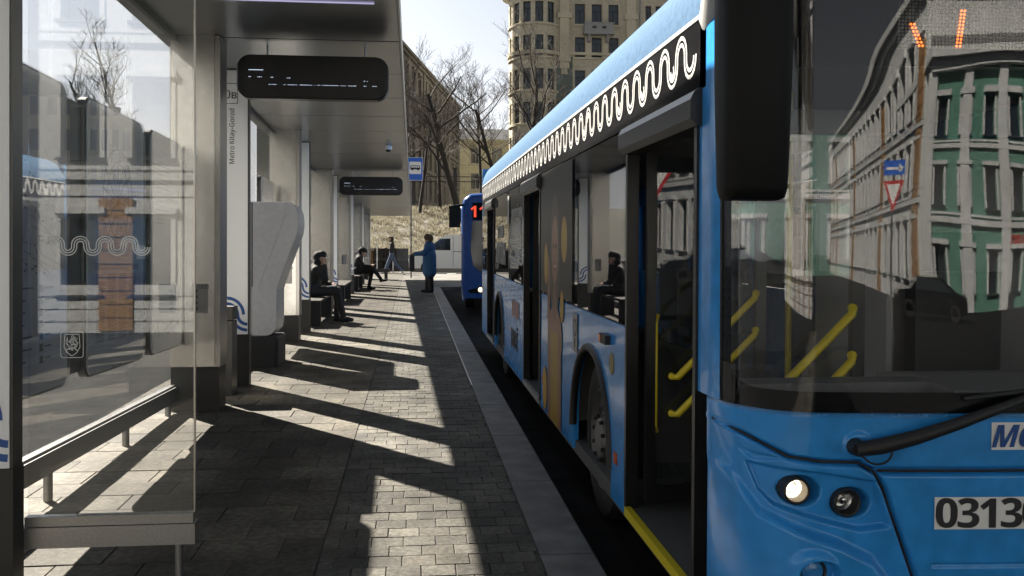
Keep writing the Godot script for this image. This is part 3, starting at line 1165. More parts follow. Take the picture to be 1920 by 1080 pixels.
func side_panel_poly(z0: float, z1: float, y0: float, y1: float, arch := -1.0) -> PackedVector2Array:
	var p := PackedVector2Array([Vector2(z0, y1), Vector2(z1, y1), Vector2(z1, y0)])
	if arch > 0.0:
		for i in 19:
			var a := PI * i / 18.0
			var q := Vector2(arch + cos(a) * 0.6, 0.46 + sin(a) * 0.56)
			if i == 0: p.append(Vector2(q.x, y0))
			p.append(q)
			if i == 18: p.append(Vector2(q.x, y0))
	p.append(Vector2(z0, y0))
	return p


func wheel(bus: Node3D, x: float, z: float):
	var ax := Vector3.LEFT
	var c := B(x, 0.47, z)
	var ty := MB.new()
	ty.disc(c, ax, [[-0.26, 0.3], [-0.26, 0.45], [-0.22, 0.475], [-0.04, 0.475], [0.0, 0.45], [0.01, 0.36], [-0.01, 0.3]], 36)
	var w := part("wheel", ty, M.tyre, bus)
	var rm := MB.new()
	rm.disc(c, ax, [[-0.01, 0.305], [0.005, 0.29], [-0.03, 0.26], [-0.05, 0.22], [-0.02, 0.15], [0.01, 0.13], [0.02, 0.1], [0.02, 0.0]], 36)
	part("rim", rm, M.rim, w)
	var holes := MB.new()
	for i in 10:
		var a := TAU * i / 10.0
		holes.disc(c + Vector3(0.028, sin(a) * 0.215, cos(a) * 0.215), ax, [[0.0, 0.034], [-0.002, 0.0]], 12)
	for i in holes_count():
		var a := TAU * (i + 0.5) / 10.0
		holes.disc(c + Vector3(-0.01, sin(a) * 0.135, cos(a) * 0.135), ax, [[0.0, 0.014], [0.018, 0.011], [0.018, 0.0]], 8)
	part("wheel_nuts", holes, M.tyre, w)


func holes_count() -> int:
	return 10


func ad_texture() -> ImageTexture:
	# print of a smiling figure with lemons, z 6.15 to 7.7, y 0.28 to 2.2
	var W := 200
	var H := 360
	var im := Image.create(W, H, false, Image.FORMAT_RGBA8)
	for j in H:
		for i in W:
			var x := float(i) / W
			var y := float(j) / H
			var c := Color(0.1, 0.12, 0.12, 0.88) if y < 0.5 else Color(0, 0, 0, 0)
			var e := func(cx: float, cy: float, rx: float, ry: float) -> float: return pow((x - cx) / rx, 2.0) + pow((y - cy) / ry, 2.0)
			# hair
			if e.call(0.50, 0.36, 0.15, 0.26) < 1.0: c = Color(0.27, 0.2, 0.15, 1)
			# shoulders, arms
			if e.call(0.5, 0.66, 0.23, 0.12) < 1.0: c = Color(0.66, 0.47, 0.37, 1)
			if e.call(0.3, 0.5, 0.05, 0.16) < 1.0: c = Color(0.62, 0.44, 0.35, 1)
			if e.call(0.5, 0.52, 0.06, 0.08) < 1.0: c = Color(0.55, 0.38, 0.3, 1)
			# dress
			if y > 0.64 and absf(x - 0.5) < 0.13 + 0.1 * (y - 0.64): c = Color(0.72, 0.58, 0.06, 1)
			if y > 0.64 and absf(x - 0.32) < 0.05: c = Color(0.6, 0.42, 0.33, 1)
			if y > 0.64 and absf(x - 0.66) < 0.045: c = Color(0.6, 0.42, 0.33, 1)
			# face
			if e.call(0.50, 0.32, 0.105, 0.13) < 1.0:
				c = Color(0.72, 0.52, 0.42, 1)
				if e.call(0.465, 0.305, 0.022, 0.01) < 1.0 or e.call(0.545, 0.305, 0.022, 0.01) < 1.0: c = Color(0.15, 0.1, 0.08, 1)
				if e.call(0.505, 0.385, 0.045, 0.016) < 1.0: c = Color(0.55, 0.2, 0.18, 1)
				if e.call(0.505, 0.383, 0.034, 0.007) < 1.0: c = Color(0.9, 0.86, 0.82, 1)
				if e.call(0.505, 0.345, 0.014, 0.012) < 1.0: c = Color(0.63, 0.43, 0.34, 1)
			# lemons
			for l in [[0.78, 0.28, 0.085, 0.085], [0.2, 0.38, 0.07, 0.085], [0.72, 0.53, 0.055, 0.06], [0.16, 0.9, 0.08, 0.09]]:
				var q: float = e.call(l[0], l[1], l[2], l[3])
				if q < 1.0: c = Color(0.85, 0.72 - 0.12 * q, 0.12, 1)
			im.set_pixel(i, j, c)
	return ImageTexture.create_from_image(im)


func build_bus():
	var bus := Node3D.new()
	bus.name = numbered("city_bus")
	add_child(bus)
	bus.rotation.x = RISE
	bus.position = Basis(Vector3.RIGHT, RISE) * P(2.3, -0.15, 8.6)
	tag(bus, "light blue low-floor city bus with open doors and white wave pattern", "bus")
	bus_front(bus)
	var side := Transform3D(Basis(Vector3(0, 0, -1), Vector3(0, 1, 0), Vector3(-1, 0, 0)), B(0, 0, 0))   # poly x = z, y = y, depth z -> -x
	var sx := func(x: float) -> float: return -x
	# blue lower panels, kerb side
	for q in [[4.57, 7.68, 5.52], [8.86, 12.18, 11.42], [13.26, 14.32, -1.0]]:
		var m := MB.new()
		m.prism(side_panel_poly(q[0], q[1], 0.28, 1.225, q[2]), -1.09, -1.05, side, 0.006)
		part("skirt_panel", m, M.bus_side, bus)
		if q[2] > 0.0:
			var rim := MB.new()
			var pts := []
			for i in 25:
				var a := PI * i / 24.0
				pts.append(B(1.052, 0.44 + sin(a) * 0.575, q[2] + cos(a) * 0.605))
			rim.tube(pts, [0.026], 8)
			part("wheel_arch", rim, M.rubber, bus)
			var well := MB.new()
			for i in 16:
				var a := PI * i / 16.0; var a2 := PI * (i + 1) / 16.0
				well.quad(B(1.08, 0.46 + sin(a) * 0.57, q[2] + cos(a) * 0.61), B(1.5, 0.46 + sin(a) * 0.57, q[2] + cos(a) * 0.61), B(1.5, 0.46 + sin(a2) * 0.57, q[2] + cos(a2) * 0.61), B(1.08, 0.46 + sin(a2) * 0.57, q[2] + cos(a2) * 0.61))
			well.slab(B(1.5, 0.2, q[2] - 0.61), B(1.52, 1.05, q[2] + 0.61))
			part("wheel_well", well, M.chassis, bus)
	wheel(bus, 1.12, 5.52)
	wheel(bus, 1.12, 11.42)
	wheel(bus, 3.2, 5.52)
	wheel(bus, 3.2, 11.42)
	# side windows, kerb side: one dark pane each
	for q in [[4.575, 6.12], [6.135, 7.675], [8.865, 10.5], [10.515, 12.175], [13.265, 14.3]]:
		var m := MB.new()
		m.prism(PackedVector2Array([Vector2(q[0], 1.23), Vector2(q[1], 1.23), Vector2(q[1], 2.205), Vector2(q[0], 2.205)]), -1.072, -1.054, side, 0.002)
		part("side_window", m, M.side_glass, bus)
	var wl := MB.new()
	wl.slab(B(1.053, 1.226, 4.575), B(1.075, 1.229, 7.675))
	part("window_seal", wl, M.rubber, bus)
	# black band with the wave pattern, white line, roof cove
	var band := MB.new()
	band.slab(B(1.05, 2.21, 3.33), B(1.09, 2.468, 14.3))
	var bo := part("pattern_band", band, M.bus_black, bus)
	var wave := MB.new()
	for off in [-0.0135, 0.0135]:
		wave.ribbon(meander(B(1.0475, 2.362, 14.25), Vector3.BACK, Vector3.UP, 0.146, 0.05, 44, off), Vector3.LEFT, 0.0082)
	rng.seed = 31
	for i in 44:
		if i % 4 == 2 or i % 5 == 0: # little inner curls
			var c := B(1.047, 2.362 + (0.022 if i % 2 else -0.02), 14.25 - i * 0.24528 - 0.061 - (0.1226 if i % 2 == 0 else 0.0))
			var pts := []
			for k in 10:
				var a := PI * 1.25 * k / 9.0 + (0.0 if i % 2 else PI)
				pts.append(c + Vector3(0, sin(a) * 0.022, cos(a) * 0.022))
			wave.ribbon(pts, Vector3.LEFT, 0.0075)
	part("wave_pattern", wave, M.foil, bo)
	var wline := MB.new()
	wline.slab(B(1.046, 2.47, 3.34), B(1.07, 2.486, 14.3))
	part("white_line", wline, M.foil, bus)
	var roof := MB.new()
	var prof := []
	for i in 9:
		var a := PI / 2 * i / 8.0
		prof.append(Vector2(1.05 + 0.27 * (1.0 - cos(a)), 2.488 + 0.33 * sin(a)))
	for i in 9:
		var a := PI / 2 * (1.0 - i / 8.0)
		prof.append(Vector2(3.55 - 0.27 * (1.0 - cos(a)), 2.488 + 0.33 * sin(a)))
	var rr := []
	for zz in [3.02, 3.25, 3.45, 6.0, 9.0, 12.0, 14.2, 14.33]:
		var r := []
		for p in prof:
			var k: float = 1.0
			var dy := 0.0
			if zz < 3.1: k = 0.93; dy = -0.1
			elif zz < 3.3: k = 0.985; dy = -0.02
			if zz > 14.25: dy = -0.03
			r.append(B(2.3 + (p.x - 2.3) * k, 2.49 + (p.y - 2.49) * (1.0 + dy * 2.0), zz))
		rr.append(r)
	roof.grid(rr)
	part("roof", roof, M.bus_roof, bus)
	var cl := MB.new()
	cl.slab(B(1.1, 2.46, 3.12), B(3.5, 2.484, 14.25))
	part("ceiling", cl, M.interior, bus)
	# far side
	var fs := MB.new()
	fs.slab(B(3.51, 0.28, 3.3), B(3.55, 1.2, 14.3))
	fs.slab(B(3.51, 2.2, 3.3), B(3.55, 2.486, 14.3))
	for zz in [3.36, 5.1, 7.3, 9.5, 11.7, 14.2]:
		fs.slab(B(3.512, 1.2, zz - 0.06), B(3.548, 2.2, zz + 0.06))
	part("far_side", fs, M.bus_side, bus)
	for q in [[3.42, 5.04], [5.16, 7.24], [7.36, 9.44], [9.56, 11.64], [11.76, 14.14]]:
		var m := MB.new()
		m.slab(B(3.52, 1.205, q[0]), B(3.54, 2.195, q[1]))
		part("far_window", m, M.side_glass, bus)
	var re := MB.new()
	re.slab(B(1.055, 0.3, 14.3), B(3.545, 2.75, 14.34))
	part("rear_panel", re, M.bus_side, bus)
	# floor and interior
	var fl := MB.new()
	fl.slab(B(1.07, 0.25, 3.2), B(3.5, 0.335, 14.29))
	part("floor", fl, M.bus_floor, bus)
	var dash := MB.new()
	dash.prism(PackedVector2Array([Vector2(3.0, 0.34), Vector2(3.7, 0.34), Vector2(3.7, 1.0), Vector2(3.6, 1.13), Vector2(3.3, 1.165), Vector2(3.06, 1.14)]), -3.4, -1.85, side)
	dash.prism(PackedVector2Array([Vector2(3.2, 0.34), Vector2(3.34, 0.34), Vector2(3.34, 1.15), Vector2(3.2, 1.15)]), -1.85, -1.1, side)
	part("dashboard", dash, M.interior_light, bus)
	var cab := MB.new()
	cab.slab(B(2.1, 0.34, 4.7), B(3.45, 2.2, 4.74))
	cab.slab(B(2.1, 0.34, 4.0), B(2.13, 1.5, 4.7))
	part("cab_partition", cab, M.interior, bus)
	var seat := MB.new()
	seat.slab(B(2.5, 0.7, 4.1), B(3.0, 0.82, 4.55))
	seat.slab(B(2.52, 0.8, 4.5), B(2.98, 1.5, 4.6))
	seat.slab(B(2.65, 1.5, 4.52), B(2.85, 1.7, 4.6))
	part("driver_seat", seat, M.rubber, bus)
	for zz in [6.3, 7.1, 9.4, 10.2, 11.0]:
		var s := MB.new()
		s.slab(B(3.0, 0.6, zz - 0.22), B(3.45, 0.7, zz + 0.22))
		s.slab(B(3.0, 0.7, zz + 0.17), B(3.45, 1.3, zz + 0.24))
		s.slab(B(3.1, 0.335, zz - 0.05), B(3.4, 0.6, zz + 0.05))
		part("passenger_seat", s, M.seat_cloth, bus)
	for q in [[1.55, 5.0], [2.0, 4.85], [1.3, 7.55], [1.3, 9.0], [2.0, 8.3]]:
		var m := MB.new()
		m.tube([B(q[0], 0.33, q[1]), B(q[0], 2.45, q[1])], [0.017], 10)
		part("grab_pole", m, M.yellow, bus)
	var sr := MB.new()
	sr.tube([B(1.19, 0.72, 4.5), B(1.17, 0.75, 4.46), B(1.17, 1.26, 4.46), B(1.19, 1.29, 4.5)], [0.011], 8)
	part("grab_rail", sr, M.yellow, bus)
	# doors
	var front_open := [3.4, 4.56]
	for q in [front_open, [7.69, 8.85], [12.19, 13.25]]:
		var fr := MB.new()
		fr.slab(B(1.04, 0.33, q[0]), B(1.1, 2.2, q[0] + 0.035))
		part("door_post", fr, M.black, bus)
		var fr2 := MB.new()
		fr2.slab(B(1.04, 0.33, q[1] - 0.035), B(1.1, 2.2, q[1]))
		part("door_post", fr2, M.black, bus)
		var gt := MB.new()
		gt.prism(PackedVector2Array([Vector2(-1.1, 2.07), Vector2(-1.03, 2.075), Vector2(-1.005, 2.1), Vector2(-1.005, 2.17), Vector2(-1.02, 2.2), Vector2(-1.045, 2.215), Vector2(-1.1, 2.215)]), 0.0, q[1] - q[0] + 0.06, Transform3D(Basis(Vector3(-1, 0, 0), Vector3.UP, Vector3(0, 0, -1)), B(0, 0, q[0] - 0.03)), 0.01)
		part("door_header", gt, M.gutter, bus)
		var sill := MB.new()
		sill.slab(B(1.035, 0.30, q[0] + 0.03), B(1.066, 0.343, q[1] - 0.03))
		part("door_sill", sill, M.yellow if q[0] < 4.0 else M.rail, bus)
		if q[0] < 4.0 or q[0] < 8.0:
			door_leaf(bus, q[0] + 0.045, 1.0)
			door_leaf(bus, q[1] - 0.11, -1.0)
	# side marks
	var ind := MB.new()
	ind.slab(B(1.02, 1.095, 4.94), B(1.048, 1.145, 5.12))
	var io := part("side_indicator", ind, M.rubber, bus)
	var il := MB.new()
	il.slab(B(1.016, 1.1, 5.06), B(1.019, 1.14, 5.12))
	part("indicator_lens", il, M.amber, io)
	var rf := MB.new()
	rf.slab(B(1.044, 0.49, 4.76), B(1.049, 0.55, 4.83))
	rf.slab(B(1.044, 0.49, 7.5), B(1.049, 0.55, 7.57))
	part("side_reflector", rf, M.amber, bus)
	var eb := MB.new()
	eb.disc(B(1.049, 1.0, 4.9), Vector3.LEFT, [[0.0, 0.06], [0.004, 0.055], [0.004, 0.0]], 20)
	part("round_badge", eb, M.lime, bus)
	# advert print and lettering
	var ad := MB.new()
	ad.quad_uv(B(1.0445, 2.2, 7.66), B(1.0445, 2.2, 6.14), B(1.0445, 0.29, 6.14), B(1.0445, 0.29, 7.66))
	var am := mat(Color(0.6, 0.6, 0.6), 0.35, 0.0, 0.3)
	am.albedo_texture = ad_texture()
	am.transparency = BaseMaterial3D.TRANSPARENCY_ALPHA
	part("advert_print", ad, am, bus)
	var facing := Basis(Vector3(0, 0, 1), Vector3.UP, Vector3(-1, 0, 0))
	var dull := mat(Color(0.28, 0.29, 0.29), 0.4)
	var maroon := mat(Color(0.12, 0.03, 0.06), 0.4)
	write("lettering", "почта банк", 0.13, dull, bus, B(1.05, 1.95, 9.5), facing, true)
	write("lettering", "УСТУПИ", 0.14, dull, bus, B(1.05, 1.76, 11.3), facing, true)
	write("lettering", "ТИТОН", 0.26, dull, bus, B(1.05, 1.5, 11.3), facing, true)
	write("lettering", "●●●●●", 0.13, maroon, bus, B(1.046, 0.92, 9.6), facing, true)
	write("lettering", "ТВОЁ", 0.19, M.ink, bus, B(1.046, 0.62, 9.7), facing, true)
	var lines := MB.new()
	for i in 6:
		lines.slab(B(1.0485, 1.42 + i * 0.055, 9.0), B(1.051, 1.435 + i * 0.055, 10.0 + 0.3 * sin(i * 2.1)))
	part("small_print", lines, dull, bus)
	var lg := MB.new()
	lg.slab(B(1.0435, 0.93, 5.93), B(1.0438, 1.18, 6.1))
	lg.slab(B(1.0445, 1.85, 10.25), B(1.0452, 2.15, 10.4))
	part("logo_plate", lg, dull, bus)
	var lg2 := MB.new()
	lg2.ribbon(ring_points(B(1.042, 1.09, 6.01), 0.05), Vector3.LEFT, 0.008)
	lg2.slab(B(1.041, 0.96, 6.0), B(1.0428, 1.02, 6.02))
	part("logo_ring", lg2, M.ink, bus)
	# mirror hanging ahead of the corner
	var arm := MB.new()
	arm.tube([B(1.12, 2.46, 3.36), B(1.07, 2.56, 3.18), B(1.02, 2.66, 2.96), B(0.97, 2.7, 2.75), B(0.945, 2.66, 2.62)], [0.085, 0.075, 0.062, 0.05, 0.05], 12)
	part("mirror_arm", arm, M.mirror_arm, bus)
	var mh := MB.new()
	var rings := []
	var hsec := [[1.765, 0.070, 0.035], [1.772, 0.086, 0.05], [1.8, 0.092, 0.06], [2.1, 0.099, 0.07], [2.35, 0.1, 0.075], [2.45, 0.096, 0.07], [2.53, 0.082, 0.06], [2.58, 0.065, 0.05], [2.61, 0.05, 0.045], [2.72, 0.045, 0.04]]
	for s in hsec:
		var r := []
		for i in 25:
			var a := TAU * i / 24.0
			var ca := cos(a); var sa := sin(a)
			r.append(B(0.938 + s[1] * signf(ca) * pow(absf(ca), 0.45), s[0], 2.56 - s[2] * signf(sa) * pow(absf(sa), 0.45)))
		rings.append(r)
	mh.grid(rings)
	mh.flat()
	for i in range(1, 23):
		mh.tri(rings[0][0], rings[0][i], rings[0][i + 1])
	var mo := part("mirror_housing", mh, M.mirror_shell, bus)
	var mg := MB.new()
	mg.slab(B(0.87, 1.9, 2.625), B(1.03, 2.4, 2.64))
	part("mirror_glass", mg, M.chrome, mo)
	var cap := MB.new()
	cap.slab(B(0.915, 2.545, 2.485), B(0.99, 2.68, 2.52))
	part("mirror_bracket", cap, M.mirror_shell, mo)
	# under-body
	var ub := MB.new()
	ub.slab(B(1.3, 0.16, 3.2), B(3.3, 0.24, 14.2))
	part("chassis", ub, M.chassis, bus)


func ring_points(c: Vector3, r: float) -> Array:
	var p := []
	for i in 21:
		p.append(c + Vector3(0, sin(TAU * i / 20.0) * r, cos(TAU * i / 20.0) * r))
	return p


# ---------------------------------------------------------------- the dark blue bus waiting behind, and a second one for the street behind us
func far_bus():
	var z := 20.6
	var t := thing("city_bus", Basis(Vector3.RIGHT, RISE) * P(2.3, -0.15, z), "dark blue city bus with number display waiting behind the light blue bus", "bus")
	t.rotation = Vector3(RISE, deg_to_rad(-5.0), 0.0)
	var L := func(x: float, y: float, d: float) -> Vector3: return Vector3(x, y, -d)
	var sec := []
	for p in [[-1.23, 0.3], [-1.25, 0.6], [-1.25, 2.35], [-1.2, 2.58], [-1.05, 2.7], [0.0, 2.76], [1.05, 2.7], [1.2, 2.58], [1.25, 2.35], [1.25, 0.6], [1.23, 0.3]]:
		sec.append(Vector2(p[0], p[1]))
	var rows := []
	for d in [[-0.0, 0.93, 0.0], [0.03, 0.97, 0.0], [0.1, 1.0, 0.0], [1.0, 1.0, 0.0], [11.0, 1.0, 0.0]]:
		var r := []
		for p in sec: r.append(L.call(p.x * d[1], 1.5 + (p.y - 1.5) * (d[1] if d[1] < 0.99 else 1.0), d[0]))
		rows.append(r)
	var b := MB.new()
	b.grid(rows)
	b.flat()
	var poly := PackedVector2Array()
	for p in sec: poly.append(Vector2(p.x * 0.93, 1.5 + (p.y - 1.5) * 0.93))
	b.prism(poly, -0.02, 0.001)
	part("body", b, M.bus_dark_blue, t)
	var ws := MB.new()
	ws.prism(PackedVector2Array([Vector2(-1.04, 1.45), Vector2(-0.98, 1.1), Vector2(-0.8, 0.95), Vector2(0.8, 0.95), Vector2(0.98, 1.1), Vector2(1.04, 1.45), Vector2(1.0, 2.1), Vector2(-1.0, 2.1)]), 0.003, 0.014, Transform3D(), 0.003)
	part("windscreen", ws, M.far_pane, t)
	var dp := MB.new()
	dp.slab(Vector3(-1.0, 2.12, 0.003), Vector3(1.0, 2.5, 0.015))
	var d := part("number_display", dp, M.frit, t)
	write("lit_number", "11", 0.25, M.led_red, d, Vector3(-0.86, 2.3, 0.017), Basis(), true, 0.006)
	var pp := MB.new()
	pp.slab(Vector3(-0.72, 1.25, 0.0145), Vector3(-0.45, 1.55, 0.017))
	part("route_card", pp, M.sign_white, t)
	for s in [-1, 1]:
		var h := MB.new()
		h.prism(PackedVector2Array([Vector2(s * 1.12, 0.56), Vector2(s * 0.6, 0.68), Vector2(s * 0.55, 0.6), Vector2(s * 0.65, 0.5), Vector2(s * 1.05, 0.5)]), 0.002, 0.016)
		var ho := part("headlamp_unit", h, M.frit, t)
		for x in [0.82, 0.65]:
			var l := MB.new()
			l.disc(Vector3(s * x, 0.575, 0.016), Vector3.BACK, [[0.0, 0.055], [0.012, 0.045], [0.014, 0.0]], 14)
			part("lamp", l, M.lamp_on if x > 0.7 else M.chrome, ho)
		var fo := MB.new()
		fo.disc(Vector3(s * 0.7, 0.3, 0.002), Vector3.BACK, [[0.0, 0.05], [0.02, 0.045], [0.02, 0.0]], 12)
		part("fog_lamp", fo, M.chrome, t)
		var mi := MB.new()
		mi.tube([Vector3(s * 1.2, 2.45, 0.0), Vector3(s * 1.38, 2.42, 0.25)], [0.03], 8)
		mi.slab(Vector3(s * 1.38 - 0.12, 1.95, 0.2), Vector3(s * 1.38 + 0.12, 2.42, 0.32))
		part("mirror", mi, M.mirror_shell, t)
	var hump := MB.new()
	hump.prism(PackedVector2Array([Vector2(-0.8, 2.68), Vector2(-0.7, 2.86), Vector2(-0.5, 2.95), Vector2(0.5, 2.95), Vector2(0.7, 2.86), Vector2(0.8, 2.68)]), -5.0, -0.6, Transform3D(), 0.05)
	part("roof_housing", hump, M.bus_roof, t)
	var sw := MB.new()
	sw.slab(Vector3(-1.262, 1.15, -10.5), Vector3(-1.252, 2.25, -1.6))
	sw.slab(Vector3(1.252, 1.15, -10.5), Vector3(1.262, 2.25, -1.6))
	part("side_glazing", sw, M.far_pane, t)
	for zz in [-2.6, -8.6]:
		for s in [-1, 1]:
			var w := MB.new()
			w.disc(Vector3(s * 1.1, 0.47, zz), Vector3(s, 0, 0), [[-0.1, 0.3], [-0.1, 0.45], [0.12, 0.47], [0.16, 0.4], [0.16, 0.28], [0.1, 0.2], [0.12, 0.0]], 24)
			part("wheel", w, M.tyre, t)


# ---------------------------------------------------------------- people
# bones: [a, b, ra, rb, colour]; one smooth surface meshed as surface nets
func body_mesh(bones: Array, cell: float, k := 0.02) -> ArrayMesh:
	var lo := Vector3.ONE * 1e9
	var hi := -lo
	for b in bones:
		var r := maxf(b[2], b[3])
		for p in [b[0], b[1]]:
			lo = lo.min(p - Vector3.ONE * (r + cell * 3))
			hi = hi.max(p + Vector3.ONE * (r + cell * 3))
	var n := Vector3i(((hi - lo) / cell).ceil()) + Vector3i.ONE
	var f := PackedFloat32Array(); f.resize(n.x * n.y * n.z); f.fill(1.0)
	var near := PackedFloat32Array(); near.resize(f.size()); near.fill(9.0)
	var who := PackedByteArray(); who.resize(f.size())
	for bi in bones.size():
		var b: Array = bones[bi]
		var a: Vector3 = b[0]
		var ab: Vector3 = b[1] - a
		var l2 := maxf(ab.length_squared(), 1e-8)
		var r0: float = b[2]; var dr: float = b[3] - b[2]
		var m := maxf(b[2], b[3]) + cell * 2.5 + k
		var p0 := Vector3i(((a.min(b[1]) - Vector3.ONE * m - lo) / cell).floor()).clamp(Vector3i.ZERO, n - Vector3i.ONE)
		var p1 := Vector3i(((a.max(b[1]) + Vector3.ONE * m - lo) / cell).ceil()).clamp(Vector3i.ZERO, n - Vector3i.ONE)
		for z in range(p0.z, p1.z + 1):
			for y in range(p0.y, p1.y + 1):
				var i := (z * n.y + y) * n.x + p0.x
				for x in range(p0.x, p1.x + 1):
					var p := lo + Vector3(x, y, z) * cell - a
					var t := clampf(p.dot(ab) / l2, 0.0, 1.0)
					var d := (p - ab * t).length() - r0 - dr * t
					if d < near[i]:
						near[i] = d
						who[i] = bi
					var h := maxf(k - absf(f[i] - d), 0.0) / k
					f[i] = minf(f[i], d) - h * h * k * 0.25
					i += 1
	var idx := {}
	var verts := PackedVector3Array()
	var norms := PackedVector3Array()
	var cols := PackedColorArray()
	var ind := PackedInt32Array()
	var sy := n.x
	var sz := n.x * n.y
	var off := [0, 1, sy, sy + 1, sz, sz + 1, sz + sy, sz + sy + 1]
	var ed := [[0, 1], [2, 3], [4, 5], [6, 7], [0, 2], [1, 3], [4, 6], [5, 7], [0, 4], [1, 5], [2, 6], [3, 7]]
	for z in n.z - 1:
		for y in n.y - 1:
			for x in n.x - 1:
				var i := z * sz + y * sy + x
				var mask := 0
				for c in 8:
					if f[i + off[c]] < 0.0: mask |= 1 << c
				if mask == 0 or mask == 255: continue
				var s := Vector3.ZERO
				var cnt := 0
				for e in ed:
					var a: float = f[i + off[e[0]]]; var b: float = f[i + off[e[1]]]
					if (a < 0.0) != (b < 0.0):
						var t := a / (a - b)
						var pa := Vector3(e[0] & 1, (e[0] >> 1) & 1, e[0] >> 2)
						var pb := Vector3(e[1] & 1, (e[1] >> 1) & 1, e[1] >> 2)
						s += pa.lerp(pb, t)
						cnt += 1
				idx[i] = verts.size()
				verts.append(lo + (Vector3(x, y, z) + s / cnt) * cell)
				norms.append(Vector3(f[i + 1] + f[i + 1 + sy] - f[i] - f[i + sy], f[i + sy] + f[i + sy + 1] - f[i] - f[i + 1], f[i + sz] + f[i + sz + 1] - f[i] - f[i + 1]).normalized())
				cols.append(bones[who[i]][4])
	for z in range(1, n.z - 1):
		for y in range(1, n.y - 1):
			for x in range(1, n.x - 1):
				var i := z * sz + y * sy + x
				for ax in 3:
					var st: int = [1, sy, sz][ax]
					var a := f[i] < 0.0
					if a == (f[i + st] < 0.0): continue
					var u: int = [sy, sz, 1][ax]
					var v: int = [sz, 1, sy][ax]
					var q := [i, i - u, i - u - v, i - v]
					if not (idx.has(q[0]) and idx.has(q[1]) and idx.has(q[2]) and idx.has(q[3])): continue
					var w := [idx[q[0]], idx[q[1]], idx[q[2]], idx[q[3]]]
					if a: w.reverse()
					ind.append_array([w[0], w[1], w[2], w[0], w[2], w[3]])
	var arr := []
	arr.resize(Mesh.ARRAY_MAX)
	arr[Mesh.ARRAY_VERTEX] = verts
	arr[Mesh.ARRAY_NORMAL] = norms
	arr[Mesh.ARRAY_COLOR] = cols
	arr[Mesh.ARRAY_INDEX] = ind
	var mesh := ArrayMesh.new()
	mesh.add_surface_from_arrays(Mesh.PRIMITIVE_TRIANGLES, arr)
	return mesh


# person space: x = the way the person faces, y up, z = to the person's right side
func hand_bones(w: Vector3, dir: Vector3, side: Vector3, c: Color) -> Array:
	var d := dir.normalized()
	var s := side.normalized()
	var nrm := d.cross(s).normalized()
	var out := [[w, w + d * 0.07, 0.024, 0.03, c]]
	for i in 4:
		var b := w + d * 0.075 + s * (0.028 - 0.0187 * i)
		var l: float = [0.06, 0.07, 0.066, 0.052][i]
		var mid := b + d * l * 0.55 + nrm * 0.008
		out.append([b, mid, 0.0095, 0.009, c])
		out.append([mid, mid + (d * 0.75 + nrm * 0.65) * l * 0.5, 0.009, 0.0075, c])
	var th := w + d * 0.03 + s * 0.03
	out.append([th, th + s * 0.025 + d * 0.03 + nrm * 0.01, 0.012, 0.01, c])
	out.append([th + s * 0.025 + d * 0.03 + nrm * 0.01, th + s * 0.03 + d * 0.062 + nrm * 0.02, 0.01, 0.008, c])
	return out


func head_bones(c: Vector3, f: Vector3, skin: Color, hair: Color) -> Array:
	# c = centre of the skull, f = facing direction
	var up := (Vector3.UP - f * f.dot(Vector3.UP)).normalized()
	var s := f.cross(up).normalized()
	var o := []
	o.append([c + up * 0.035 - f * 0.02, c + up * 0.02 + f * 0.005, 0.088, 0.085, skin])
	o.append([c - up * 0.03 + f * 0.02, c - up * 0.085 + f * 0.045, 0.066, 0.036, skin])
	o.append([c + up * 0.0 + f * 0.088, c - up * 0.03 + f * 0.106, 0.009, 0.014, skin])
	o.append([c - up * 0.06 + f * 0.078 - s * 0.018, c - up * 0.06 + f * 0.078 + s * 0.018, 0.009, 0.009, skin * Color(0.75, 0.5, 0.5)])
	for q in [-1.0, 1.0]:
		o.append([c + up * 0.005 + f * 0.078 + s * q * 0.031, c + up * 0.005 + f * 0.08 + s * q * 0.031, 0.011, 0.011, Color(0.03, 0.03, 0.03)])
		o.append([c + up * 0.012 - f * 0.01 + s * q * 0.085, c - up * 0.025 - f * 0.005 + s * q * 0.08, 0.016, 0.011, skin])
	return o


func person(called_label: String, at: Vector3, turn: float, bones: Array, head: Array, hands: Array, extras: Array):
	# head = [centre, facing, skin, hair]
	var t := thing("person", at, called_label, "person", "", turn)
	var c: Vector3 = head[0]
	var f: Vector3 = head[1]
	var all := bones.duplicate()
	all.append([c - Vector3.UP * 0.17 - f * 0.03, c - Vector3.UP * 0.04 - f * 0.01, 0.052, 0.05, head[2]])
	all.append_array(head_bones(c, f, head[2], head[3]))
	for h in hands:
		all.append_array(hand_bones(h[0], h[1], h[2], head[2]))
	part("body", body_mesh(all, 0.0145, 0.022), M.vc, t)
	var hb := []
	for e in extras:
		if e[0] == "hair":
			hb.append_array(e[1])
	if hb.size():
		part("hair", body_mesh(hb, 0.012, 0.02), M.vc, t)
	for e in extras:
		if e[0] != "hair":
			part(e[0], body_mesh(e[1], 0.012, 0.02), M.vc, t)
	return t


func V(x: float, y: float, z: float) -> Vector3:
	return Vector3(x, y, z)


